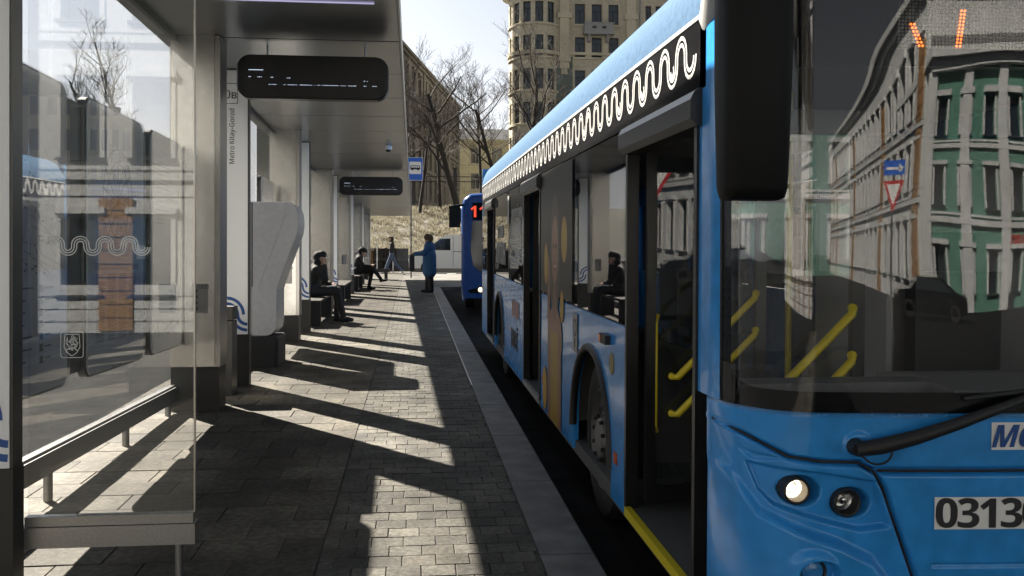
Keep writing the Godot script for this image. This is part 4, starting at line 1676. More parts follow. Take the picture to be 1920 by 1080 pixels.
func build_people():
	var skin := Color(0.42, 0.26, 0.19)
	var coat := Color(0.03, 0.1, 0.22)
	var black := Color(0.012, 0.012, 0.014)
	# woman in the long blue coat, facing the shelter, arm held out
	var hc := V(0.03, 1.53, 0)
	var wb := [
		[V(0, 1.34, 0), V(0, 1.05, 0), 0.155, 0.19, coat], [V(-0.01, 1.34, -0.13), V(-0.01, 1.34, 0.13), 0.085, 0.085, coat],
		[V(0.0, 1.05, -0.06), V(0.0, 0.60, -0.07), 0.185, 0.19, coat], [V(0.0, 1.05, 0.06), V(0.0, 0.60, 0.07), 0.185, 0.19, coat],
		[V(0, 1.42, 0), V(0.01, 1.46, 0), 0.085, 0.075, coat],
		[V(-0.01, 1.34, -0.19), V(0.17, 1.14, -0.24), 0.09, 0.08, coat], [V(0.17, 1.14, -0.24), V(0.42, 1.12, -0.18), 0.08, 0.06, coat],
		[V(-0.01, 1.34, 0.19), V(-0.06, 1.08, 0.24), 0.075, 0.066, coat], [V(-0.06, 1.08, 0.24), V(0.06, 0.86, 0.22), 0.065, 0.05, coat],
		[V(-0.02, 0.6, -0.1), V(-0.05, 0.08, -0.1), 0.095, 0.075, black], [V(0.03, 0.6, 0.1), V(0.06, 0.08, 0.1), 0.095, 0.075, black],
		[V(-0.08, 0.045, -0.1), V(0.1, 0.035, -0.11), 0.048, 0.04, black], [V(0.03, 0.045, 0.1), V(0.21, 0.035, 0.11), 0.048, 0.04, black]]
	for i in 5:   # quilting rolls of the coat
		for s in [-1.0, 1.0]:
			wb.append([V(0.0, 0.62 + i * 0.11, 0.07 * s), V(0.0, 0.625 + i * 0.11, 0.075 * s), 0.203 - 0.002 * i, 0.203 - 0.002 * i, coat])
	var fur := Color(0.09, 0.06, 0.035)
	person("standing person in long blue padded coat and brown fur hat, one arm out", P(0.47, gy(27.4), 27.4), PI, wb, [hc, V(0.96, -0.2, 0).normalized(), skin, fur],
		[[V(0.42, 1.12, -0.18), V(1, -0.05, 0), V(0, 0, 1)], [V(0.06, 0.86, 0.22), V(0.6, -0.8, 0), V(0.7, 0.5, 0.4)]],
		[["hat", [[hc + V(-0.03, 0.055, 0), hc + V(0.03, 0.075, 0), 0.115, 0.105, fur], [hc + V(-0.06, 0.02, -0.05), hc + V(-0.06, 0.02, 0.05), 0.08, 0.08, fur]]]])
	var bag := MB.new()
	bag.prism(round_rect(0.15, 0.5, 0.05, 4), -0.04, 0.04, Transform3D(), 0.02)
	var bo := single("hand_bag", bag, M.ink, "dark limp bag hanging from the outstretched hand of the person in blue", "bag")
	bo.position = P(-0.04, gy(27.4) + 0.86, 27.22)
	# walking person looking at a phone
	var jeans := Color(0.07, 0.1, 0.17)
	var mc := V(0.05, 1.56, 0)
	var mb := [
		[V(0, 1.38, 0), V(-0.01, 1.02, 0), 0.115, 0.125, black], [V(0, 1.37, -0.13), V(0, 1.37, 0.13), 0.075, 0.075, black], [V(-0.01, 1.02, -0.05), V(-0.01, 0.92, 0.05), 0.13, 0.13, black],
		[V(0, 1.36, -0.19), V(0.05, 1.08, -0.22), 0.065, 0.055, black], [V(0.05, 1.08, -0.22), V(0.27, 1.16, -0.12), 0.05, 0.04, black],
		[V(0, 1.36, 0.19), V(-0.06, 1.08, 0.24), 0.065, 0.055, black], [V(-0.06, 1.08, 0.24), V(-0.02, 0.84, 0.24), 0.05, 0.04, black],
		[V(0, 0.9, -0.09), V(0.17, 0.5, -0.09), 0.095, 0.07, jeans], [V(0.17, 0.5, -0.09), V(0.33, 0.11, -0.09), 0.066, 0.05, jeans],
		[V(0, 0.9, 0.09), V(-0.15, 0.5, 0.09), 0.095, 0.07, jeans], [V(-0.15, 0.5, 0.09), V(-0.46, 0.16, 0.09), 0.066, 0.05, jeans],
		[V(0.31, 0.05, -0.09), V(0.5, 0.05, -0.09), 0.048, 0.04, Color(0.6, 0.6, 0.6)], [V(-0.5, 0.1, 0.09), V(-0.36, 0.03, 0.09), 0.046, 0.036, Color(0.6, 0.6, 0.6)]]
	person("walking person in black jacket and jeans looking at a phone", P(-0.96, gy(42.4), 42.4), PI, mb, [mc, V(0.9, -0.42, 0).normalized(), skin, black],
		[[V(0.27, 1.16, -0.12), V(0.9, 0.2, 0.3), V(0, 0.3, 1)], [V(-0.02, 0.84, 0.24), V(0.1, -1, 0), V(1, 0, 0)]],
		[["hair", [[mc + V(-0.035, 0.05, 0), mc + V(0.03, 0.075, 0), 0.1, 0.075, black], [mc + V(-0.06, 0.0, -0.03), mc + V(-0.06, 0.0, 0.03), 0.075, 0.075, black]]]])
	var ph := MB.new()
	ph.box(Vector3.ZERO, Vector3(0.012, 0.15, 0.075), Basis(Vector3.BACK, 0.5))
	var po := single("mobile_phone", ph, M.car_black, "dark phone held up by the walking person", "phone")
	po.position = P(-0.96 - 0.4, gy(42.4) + 1.24, 42.3)
	# seated in profile, hand at the face
	seated("seated dark-clothed person in profile holding a phone to the ear", -1.84, 17.55, 0.0, skin, black, true)
	seated("seated person in dark coat and cap with crossed legs, reading white papers", -1.72, 29.05, 0.0, skin, black, false)
	var bk := MB.new()
	bk.box(Vector3.ZERO, Vector3(0.2, 0.006, 0.28), Basis(Vector3.BACK, 0.5))
	var b2 := single("paper_sheets", bk, M.paper, "white sheets of paper in the hands of the reading person", "papers")
	b2.position = P(-1.2, gy(29.05) + 0.77, 29.05)
	var bk2 := MB.new()
	bk2.box(Vector3.ZERO, Vector3(0.16, 0.02, 0.22), Basis(Vector3.BACK, 0.12))
	var b3 := single("magazine", bk2, M.paper, "pale magazine on the lap of the seated person in profile", "magazine")
	b3.position = P(-1.5, gy(17.55) + 0.665, 17.5)


func seated(label: String, x: float, z: float, turn: float, skin: Color, black: Color, phone: bool):
	var hc := V(0.14, 1.16, 0) if phone else V(0.17, 1.13, 0)
	var fdir := V(0.97, -0.15, -0.1).normalized() if phone else V(0.8, -0.6, 0).normalized()
	var b := [
		[V(0.06, 0.98, 0), V(0.0, 0.62, 0), 0.12, 0.145, black], [V(0.06, 0.97, -0.13), V(0.06, 0.97, 0.13), 0.08, 0.08, black], [V(0.0, 0.58, -0.07), V(0.0, 0.58, 0.07), 0.135, 0.135, black]]
	if phone:
		b.append_array([[V(0.06, 0.96, -0.19), V(0.16, 0.72, -0.24), 0.07, 0.06, black], [V(0.16, 0.72, -0.24), V(0.3, 0.7, -0.1), 0.055, 0.045, black],
			[V(0.06, 0.96, 0.19), V(0.24, 0.8, 0.22), 0.07, 0.06, black], [V(0.24, 0.8, 0.22), V(0.22, 1.02, 0.13), 0.055, 0.045, black],
			[V(0.02, 0.56, -0.1), V(0.43, 0.57, -0.12), 0.1, 0.078, black], [V(0.43, 0.57, -0.12), V(0.42, 0.12, -0.1), 0.075, 0.055, black], [V(0.4, 0.05, -0.1), V(0.58, 0.04, -0.11), 0.05, 0.04, black],
			[V(0.02, 0.56, 0.1), V(0.45, 0.57, 0.12), 0.1, 0.078, black], [V(0.45, 0.57, 0.12), V(0.55, 0.12, 0.11), 0.075, 0.055, black], [V(0.53, 0.05, 0.11), V(0.71, 0.04, 0.12), 0.05, 0.04, black]])
	else:
		b.append_array([[V(0.06, 0.96, -0.19), V(0.18, 0.72, -0.2), 0.07, 0.06, black], [V(0.18, 0.72, -0.2), V(0.4, 0.73, -0.12), 0.055, 0.042, black],
			[V(0.06, 0.96, 0.19), V(0.18, 0.72, 0.2), 0.07, 0.06, black], [V(0.18, 0.72, 0.2), V(0.4, 0.73, 0.12), 0.055, 0.042, black],
			[V(0.02, 0.56, -0.1), V(0.44, 0.57, -0.1), 0.1, 0.078, black], [V(0.44, 0.57, -0.1), V(0.36, 0.12, -0.08), 0.075, 0.055, black], [V(0.34, 0.05, -0.08), V(0.52, 0.04, -0.09), 0.05, 0.04, black],
			[V(0.02, 0.57, 0.1), V(0.46, 0.68, 0.03), 0.1, 0.078, black], [V(0.46, 0.68, 0.03), V(0.72, 0.33, -0.02), 0.072, 0.05, black], [V(0.72, 0.27, -0.02), V(0.9, 0.29, -0.04), 0.048, 0.036, black]])
	var extra := [["hair", [[hc + V(-0.04, 0.045, 0), hc + V(0.02, 0.075, 0), 0.105, 0.085, black], [hc + V(-0.065, -0.02, -0.03), hc + V(-0.06, -0.06, 0.03), 0.08, 0.075, black]]]] if phone else [["cap", [[hc + V(-0.03, 0.06, 0), hc + V(0.03, 0.07, 0), 0.112, 0.1, black], [hc + V(0.07, 0.05, -0.03), hc + V(0.13, 0.03, 0.0), 0.03, 0.02, black], [hc + V(0.0, 0.16, 0), hc + V(0.0, 0.18, 0), 0.035, 0.03, black]]]]
	var hands := [[V(0.3, 0.7, -0.1), V(1, -0.1, 0.3), V(0, 0, 1)], [V(0.22, 1.02, 0.13), V(-0.1, 1, -0.2), V(0.6, 0, -0.6)]] if phone else [[V(0.4, 0.73, -0.12), V(1, 0.1, 0.3), V(0, 0.4, 1)], [V(0.4, 0.73, 0.12), V(1, 0.1, -0.3), V(0, 0.4, -1)]]
	person(label, P(x, gy(z), z), turn, b, [hc, fdir, skin, black], hands, extra)


# ---------------------------------------------------------------- trees
func grow(mb: MB, tw: MB, a: Vector3, dir: Vector3, length: float, r: float, level: int, most: int):
	var pts := [a]
	var rad := [r]
	var n := 5 if level < 2 else 3
	var d := dir
	var end_r := r * (0.45 if level > 0 else 0.5)
	for i in n:
		d = (d + Vector3(rng.randf_range(-1, 1), rng.randf_range(-0.5, 0.9), rng.randf_range(-1, 1)) * (0.16 if level > 0 else 0.07)).normalized()
		pts.append(pts[-1] + d * length / n)
		rad.append(lerpf(r, end_r, (i + 1.0) / n))
	if level < 2:
		mb.tube(pts, rad, 7, false)
	else:
		tw.tube(pts, rad, 3, false)
	if level >= most: return
	var kids: int = [8, 7, 6, 5, 4][level]
	for i in kids:
		var f := lerpf(0.38 if level == 0 else 0.22, 1.0, (i + rng.randf()) / kids)
		var j := clampi(int(f * n), 0, n - 1)
		var p: Vector3 = pts[j].lerp(pts[j + 1], f * n - j)
		var side := Vector3(rng.randf_range(-1, 1), rng.randf_range(-0.25, 0.55), rng.randf_range(-1, 1)).normalized()
		var nd := (d * (0.55 if level == 0 else 0.75) + side * 0.85 + Vector3.UP * 0.18).normalized()
		var nl := length * rng.randf_range(0.42, 0.62) * (1.1 - 0.35 * f)
		grow(mb, tw, p, nd, nl, maxf(lerpf(r, end_r, f) * rng.randf_range(0.4, 0.6), 0.008), level + 1, most)


func bare_tree(seed_: int, h: float, r: float, lean: Vector3, at: Vector3, label: String, most := 4) -> Node3D:
	rng.seed = seed_
	var t := thing("bare_tree", at, label, "tree", "leafless street trees")
	var mb := MB.new()
	var tw := MB.new()
	grow(mb, tw, Vector3(0, -0.2, 0), (Vector3.UP + lean).normalized(), h * 0.62, r, 0, most)
	part("trunk", mb, M.bark, t)
	part("crown", tw, M.twig, t)
	return t


# ---------------------------------------------------------------- buildings
func facade(wall: MB, root: Node3D, xf: Transform3D, w: float, y0: float, y1: float, wins: Array, frame: Material, pane: Material, style := 0, thick := 0.35):
	# wins = rows of [bottom, top, [centre x, width] ...]; the wall is made of the pieces between the openings
	var rows := wins.duplicate()
	rows.sort_custom(func(a, b): return a[0] < b[0])
	var y := y0
	var bx := func(x0: float, ya: float, x1: float, yb: float):
		if x1 - x0 > 0.001 and yb - ya > 0.001:
			wall.box(xf * Vector3((x0 + x1) / 2, (ya + yb) / 2, -thick / 2), Vector3(x1 - x0, yb - ya, thick), xf.basis)
	for row in rows:
		bx.call(0.0, y, w, row[0])
		var x := 0.0
		for k in range(2, row.size()):
			var c: float = row[k][0]
			var hw: float = row[k][1] / 2
			bx.call(x, row[0], c - hw, row[1])
			x = c + hw
			var f := MB.new()
			var lo := Vector3(c - hw, row[0], 0)
			var h: float = row[1] - row[0]
			var bar := 0.07
			var fb := func(xa: float, ya: float, xb: float, yb: float):
				f.box(xf * Vector3((xa + xb) / 2, (ya + yb) / 2, -thick + 0.1), Vector3(xb - xa, yb - ya, 0.08), xf.basis)
			fb.call(lo.x, row[0], lo.x + bar, row[1])
			fb.call(lo.x + hw * 2 - bar, row[0], lo.x + hw * 2, row[1])
			fb.call(lo.x + bar, row[0], lo.x + hw * 2 - bar, row[0] + bar)
			fb.call(lo.x + bar, row[1] - bar, lo.x + hw * 2 - bar, row[1])
			fb.call(lo.x + bar, row[0] + h * 0.66, lo.x + hw * 2 - bar, row[0] + h * 0.66 + bar)
			fb.call(c - bar / 2, row[0] + bar, c + bar / 2, row[0] + h * 0.66)
			if style == 1:
				f.box(xf * Vector3(c, row[0] - 0.05, 0.06), Vector3(hw * 2 + 0.3, 0.1, 0.2), xf.basis)
			var win := part("window", f, frame, root)
			var g := MB.new()
			g.box(xf * Vector3(c, row[0] + h / 2, -thick + 0.06), Vector3(hw * 2, h, 0.02), xf.basis)
			part("pane", g, pane, win)
		bx.call(x, row[0], w, row[1])
		y = row[1]
	bx.call(0.0, y, w, y1)


func big_building():
	var Z := 104.0
	var y0 := 1.0
	var t := thing("corner_building", P(15.9, y0, Z), "tall beige and grey-green apartment building with rounded corner bay and balconies", "building")
	var wall := MB.new()
	var W := 24.0
	var heads := [8.5, 12.25, 16.0, 19.75, 23.5, 27.25, 31.0, 34.75]
	var px := func(p: float) -> float: return (p - 1020.0) * 0.0612
	var rows := []
	for hd in heads:
		var r := [hd - 2.25 - y0, hd - y0]
		for p in [1066.0, 1097.5, 1129.0]: r.append([px.call(p), 1.15])
		for p in [1195.0, 1214.0, 1232.5, 1251.0]: r.append([px.call(p), 0.68])
		for p in [1290.0, 1320.0, 1350.0, 1380.0]: r.append([px.call(p), 1.1])
		rows.append(r)
	facade(wall, t, Transform3D(), W, -1.0, 38.0, rows, M.far_frame, M.house_pane)
	wall.slab(Vector3(0.3, -1, -14), Vector3(W, 37.9, -0.36))
	part("wall", wall, M.beige, t)
	# rounded corner bay: facets
	var bay := MB.new()
	for i in 7:
		var a0 := deg_to_rad(40.0 - i * 27.0)
		var a1 := deg_to_rad(40.0 - (i + 1) * 27.0)
		var R := 3.1
		var c := Vector3(-1.9, 0, -2.2)
		var pa := c + Vector3(sin(a1) * R, 0, cos(a1) * R)
		var pb := c + Vector3(sin(a0) * R, 0, cos(a0) * R)
		var am := (a0 + a1) / 2
		var fxf := Transform3D(Basis(Vector3.UP, am), pa)
		var wf := pa.distance_to(pb)
		var rr := []
		for hd in heads: rr.append([hd - 2.3 - y0, hd - y0, [wf / 2, 0.92]])
		facade(bay, t, fxf, wf, -1.0, 38.0, rr, M.far_frame, M.house_pane)
	part("corner_bay", bay, M.beige, t)
	var trim := MB.new()
	for hd in heads:
		trim.slab(Vector3(px.call(1052.0), hd - 2.5 - y0, 0.0), Vector3(px.call(1143.0), hd - 2.32 - y0, 0.16))
		trim.slab(Vector3(px.call(1180.0), hd - 2.5 - y0, 0.0), Vector3(W, hd - 2.34 - y0, 0.14))
		trim.disc(Vector3(-1.9, hd - 2.62 - y0, -2.2), Vector3.UP, [[0.0, 3.05], [0.0, 3.22], [0.2, 3.22], [0.2, 3.05]], 40)
		for p in [1082.0, 1113.0]:
			trim.slab(Vector3(px.call(p) - 0.3, hd - 2.3 - y0, 0.0), Vector3(px.call(p) + 0.3, hd + 0.3 - y0, 0.1))
	trim.slab(Vector3(-0.5, 24.2, 0.0), Vector3(W, 24.5, 0.22))
	trim.disc(Vector3(-1.9, 24.1, -2.2), Vector3.UP, [[0.0, 3.0], [0.0, 3.3], [0.4, 3.35], [0.4, 3.0]], 40)
	trim.disc(Vector3(-1.9, 30.6, -2.2), Vector3.UP, [[0.0, 3.0], [0.4, 3.9], [0.7, 4.1], [0.8, 4.1], [0.8, 3.0]], 40)
	part("string_courses", trim, M.beige_trim, t)
	for q in [[1021.0, 1052.0], [1146.0, 1177.0]]:
		var g := MB.new()
		g.slab(Vector3(px.call(q[0]), -1, 0.0), Vector3(px.call(q[1]), 24.0, 0.05))
		part("green_strip", g, M.green_grey, t)
		var pil := MB.new()
		var cx: float = px.call((q[0] + q[1]) / 2)
		pil.slab(Vector3(cx - 0.55, 22.6, 0.051), Vector3(cx + 0.55, 38, 0.3))
		pil.slab(Vector3(cx - 0.8, 28.3, 0.052), Vector3(cx + 0.8, 28.9, 0.4))
		pil.slab(Vector3(cx - 0.7, 23.4, 0.052), Vector3(cx + 0.7, 23.9, 0.38))
		pil.slab(Vector3(cx - 0.35, 22.0, 0.051), Vector3(cx + 0.35, 22.6, 0.24))
		part("pilaster", pil, M.beige_trim, t)
	var dp := MB.new()
	dp.tube([Vector3(px.call(1178.5), 0, 0.15), Vector3(px.call(1178.5), 38, 0.15)], [0.09], 8)
	part("drainpipe", dp, M.far_white, t)
	for q in [[1072.0, 1126.0, 26.4], [1047.0, 1091.0, 18.8]]:
		var b := MB.new()
		var x0: float = px.call(q[0]); var x1: float = px.call(q[1])
		b.slab(Vector3(x0 - 0.1, q[2], 0.17), Vector3(x1 + 0.1, q[2] + 0.2, 1.1))
		b.slab(Vector3(x0, q[2] + 0.2, 0.95), Vector3(x1, q[2] + 1.2, 1.06))
		b.slab(Vector3(x0, q[2] + 0.2, 0.17), Vector3(x0 + 0.12, q[2] + 1.2, 0.95))
		b.slab(Vector3(x1 - 0.12, q[2] + 0.2, 0.17), Vector3(x1, q[2] + 1.2, 0.95))
		b.slab(Vector3(x0 - 0.08, q[2] + 1.2, 0.88), Vector3(x1 + 0.08, q[2] + 1.32, 1.12))
		var bo := part("balcony", b, M.far_white, t)
		var br := MB.new()
		for xx in [x0 + 0.6, x1 - 0.6]:
			br.prism(PackedVector2Array([Vector2(0.17, q[2]), Vector2(0.9, q[2]), Vector2(0.7, q[2] - 0.25), Vector2(0.4, q[2] - 0.7), Vector2(0.17, q[2] - 0.8)]), -0.18, 0.18, Transform3D(Basis(Vector3(0, 0, 1), Vector3(0, 1, 0), Vector3(-1, 0, 0)), Vector3(xx, 0, 0)))
		part("bracket", br, M.far_white, bo)
		var hole := MB.new()
		for xx in [lerpf(x0, x1, 0.33), lerpf(x0, x1, 0.67)]:
			hole.prism(round_rect(0.5, 0.3, 0.1, 3), 1.061, 1.07, Transform3D(Basis(), Vector3(xx, q[2] + 0.75, 0)))
		part("openwork", hole, M.far_frame, bo)


func simple_building(called: String, label: String, at: Vector3, turn: float, w: float, d: float, h: float, floors: int, fh: float, first: float, nx: int, ww: float, wh: float, wm: Material, tm: Material, pilasters := 0, group := "", frame: Material = null) -> Node3D:
	var t := thing(called, at, label, "building", group, turn)
	var wall := MB.new()
	var rows := []
	for f in floors:
		var r := [first + f * fh, first + f * fh + wh]
		for i in nx:
			r.append([w * (i + 0.5) / nx, ww])
		rows.append(r)
	facade(wall, t, Transform3D(), w, -1.5, h, rows, frame if frame else M.far_frame, M.far_pane, 1)
	wall.slab(Vector3(0.01, -1.5, -d), Vector3(w - 0.01, h - 0.01, -0.37))
	part("wall", wall, wm, t)
	var c := MB.new()
	c.slab(Vector3(-0.4, h, -d - 0.3), Vector3(w + 0.4, h + 0.35, 0.55))
	c.slab(Vector3(-0.2, h - 0.3, -0.3), Vector3(w + 0.2, h, 0.3))
	for f in range(1, floors):
		c.slab(Vector3(-0.05, first + f * fh - 0.75, 0.0), Vector3(w + 0.05, first + f * fh - 0.5, 0.2))
		c.slab(Vector3(-0.05, first + f * fh - 0.4, 0.0), Vector3(w + 0.05, first + f * fh - 0.3, 0.12))
	part("cornice", c, tm, t)
	var r := MB.new()
	r.prism(PackedVector2Array([Vector2(0.3, h + 0.35), Vector2(-d - 0.1, h + 0.35), Vector2(-d * 0.6, h + 2.6), Vector2(-d * 0.35, h + 2.6)]), 0.0, w, Transform3D(Basis(Vector3(0, 0, 1), Vector3.UP, Vector3(1, 0, 0)), Vector3.ZERO))
	part("roof", r, M.roof_metal, t)
	if pilasters:
		for i in pilasters + 1:
			var p := MB.new()
			var x := w * i / pilasters
			p.slab(Vector3(x - 0.38, -1.5, 0.0), Vector3(x + 0.38, h - 0.3, 0.18))
			part("pilaster", p, tm, t)
	var heads := MB.new()
	for row in rows:
		for k in range(2, row.size()):
			heads.slab(Vector3(row[k][0] - row[k][1] / 2 - 0.2, row[1] + 0.12, 0.0), Vector3(row[k][0] + row[k][1] / 2 + 0.2, row[1] + 0.34, 0.22))
			heads.slab(Vector3(row[k][0] - row[k][1] / 2 - 0.16, row[0], 0.0), Vector3(row[k][0] - row[k][1] / 2, row[1], 0.07))
			heads.slab(Vector3(row[k][0] + row[k][1] / 2, row[0], 0.0), Vector3(row[k][0] + row[k][1] / 2 + 0.16, row[1], 0.07))
	part("window_heads", heads, tm, t)
	return t


func build_buildings():
	big_building()
	# brown stone house receding on the hill
	simple_building("stone_house", "brown stone house with stepped cornice behind the bare trees", P(-2.4, 4.0, 96.0), atan2(0.98, 0.2), 45.5, 14.0, 21.0, 5, 3.9, 1.8, 13, 1.4, 2.4, M.brown_stone, M.brown_trim, 5)
	simple_building("yellow_house", "low pale yellow house with two white windows, far behind the iron fence", P(5.0, 4.0, 152.0), 0.0, 24.0, 10.0, 17.6, 4, 4.2, 1.5, 7, 1.7, 2.5, M.yellow_wall, M.yellow_wall, 0, "", M.far_white)
	# street behind the camera, seen in the windscreen and the glass
	var g := simple_building("green_house", "green stucco house with white pilasters mirrored in the windscreen", P(20.5, -1.0, -30.0), PI, 13.0, 10.0, 11.4, 3, 3.7, 0.9, 6, 0.85, 1.9, M.stucco_green, M.stucco_white, 4)
	g.rotation.y = PI
	g.position = P(12.0 + 0.0, -1.0, -32.0)
	g.transform = Transform3D(Basis(Vector3.UP, PI), P(28.3, -1.2, -37.0))
	var dr := MB.new()
	for x in [2.4, 5.4, 9.4]:
		dr.slab(Vector3(x, -0.2, 0.01), Vector3(x + 1.0, 2.2, 0.06))
	part("door", dr, M.far_frame, g)
	write("shop_lettering", "РЕБЕКЛО", 0.5, M.sign_red, g, Vector3(4.6, 3.3, 0.12), Basis(), true, 0.05)
	var w := simple_building("white_house", "long white classical house with ochre corner strips along the street", Vector3.ZERO, 0.0, 66.5, 12.0, 14.5, 3, 4.4, 1.1, 25, 1.45, 2.8, M.stucco_white, M.stucco_white, 0)
	w.transform = Transform3D(Basis(Vector3.UP, -PI / 2), P(15.0, -1.2, -38.0))
	for x in [1.0, 14.6, 33.2, 51.9, 57.2, 65.7]:
		var o := MB.new()
		for j in 18:
			o.slab(Vector3(x - 0.7, -1.0 + j * 0.75, 0.0), Vector3(x + 0.7, -0.3 + j * 0.75, 0.16))
		part("ochre_quoin", o, M.ochre, w)
	var w2 := simple_building("white_mansion", "white rusticated house with ochre brick bays standing across the square", Vector3.ZERO, 0.0, 30.0, 12.0, 14.5, 3, 4.6, 1.4, 13, 1.25, 2.6, M.stucco_white, M.stucco_white, 0)
	w2.transform = Transform3D(Basis(Vector3.UP, PI), P(-3.0, -0.9, -24.0))
	for i in 12:
		var bl := MB.new()
		bl.slab(Vector3(0.0, 0.1 + i * 0.42, 0.0), Vector3(30.0, 0.47 + i * 0.42, 0.06))
		if i < 4 or i > 10:
			part("rustication", bl, M.stucco_white, w2)
	for x in [2.31, 6.92, 11.54, 16.15]:
		var o := MB.new()
		for j in 10:
			o.slab(Vector3(x - 0.55, 0.2 + j * 0.45, 0.061), Vector3(x + 0.55, 0.6 + j * 0.45, 0.12))
		part("ochre_bay", o, M.ochre, w2)
	var w3 := simple_building("white_terrace", "white stucco house across the road from the light blue bus", Vector3.ZERO, 0.0, 40.0, 12.0, 13.0, 3, 4.1, 1.2, 15, 1.2, 2.3, M.stucco_white, M.stucco_white, 0)
	w3.transform = Transform3D(Basis(Vector3.UP, -PI / 2), P(19.0, 0.6, 54.0))
	# parked black car and traffic signs by the green house
	var car := thing("parked_car", P(12.2, gy(-28.0) - 0.156, -28.0), "black parked car in front of the green house", "car", "", 0.2)
	var cb := MB.new()
	cb.prism(PackedVector2Array([Vector2(-2.1, 0.25), Vector2(-2.15, 0.7), Vector2(-1.9, 0.9), Vector2(-1.2, 0.98), Vector2(-0.6, 1.42), Vector2(0.7, 1.46), Vector2(1.5, 1.02), Vector2(2.1, 0.9), Vector2(2.15, 0.4), Vector2(2.05, 0.25)]), -0.88, 0.88, Transform3D(), 0.06)
	part("body", cb, M.car_black, car)
	var cg := MB.new()
	cg.prism(PackedVector2Array([Vector2(-1.0, 1.0), Vector2(-0.55, 1.36), Vector2(0.62, 1.39), Vector2(1.2, 1.02)]), -0.89, 0.89)
	part("side_windows", cg, M.far_pane, car)
	for x in [-1.35, 1.35]:
		for s in [-1, 1]:
			var wm := MB.new()
			wm.disc(Vector3(x, 0.32, s * 0.8), Vector3(0, 0, s), [[-0.1, 0.2], [-0.1, 0.32], [0.1, 0.32], [0.11, 0.22], [0.06, 0.18], [0.08, 0.0]], 20)
			part("wheel", wm, M.tyre, car)
	for s in [-0.6, 0.6]:
		var hl := MB.new()
		hl.box(Vector3(-2.12, 0.68, s), Vector3(0.08, 0.12, 0.35))
		part("headlight", hl, M.chrome, car)
	var sg := thing("sign_post", P(6.3, gy(-15.0) - 0.15, -15.0), "post with blue arrow sign above a red-rimmed give-way sign", "sign", "", PI)
	var sp := MB.new()
	sp.tube([Vector3(0, 0, 0), Vector3(0, 4.3, 0)], [0.04], 8)
	part("post", sp, M.pole, sg)
	var sb := MB.new()
	sb.slab(Vector3(-0.45, 3.75, 0.05), Vector3(0.45, 4.15, 0.08))
	var sbo := part("arrow_plate", sb, M.sign_blue, sg)
	var ar := MB.new()
	ar.slab(Vector3(-0.25, 3.89, 0.081), Vector3(0.35, 3.96, 0.086))
	ar.prism(PackedVector2Array([Vector2(-0.2, 3.8), Vector2(-0.42, 3.925), Vector2(-0.2, 4.05)]), 0.081, 0.086)
	part("arrow", ar, M.sign_white, sbo)
	var tr := MB.new()
	tr.prism(PackedVector2Array([Vector2(-0.45, 3.6), Vector2(0.45, 3.6), Vector2(0, 2.82)]), 0.05, 0.08)
	var tro := part("give_way_plate", tr, M.sign_red, sg)
	var ti := MB.new()
	ti.prism(PackedVector2Array([Vector2(-0.3, 3.51), Vector2(0.3, 3.51), Vector2(0, 2.99)]), 0.081, 0.085)
	part("white_field", ti, M.sign_white, tro)


# ---------------------------------------------------------------- hillside, street things
func hill_y(x: float, z: float) -> float:
	var base := gy(50.0)
	var t := clampf((z - 51.0) / 17.0, 0.0, 1.0)
	return base - 0.16 + 0.55 + 3.9 * sstep(-0.15, 1.0, t) + 0.12 * sin(x * 0.7 + z) * t


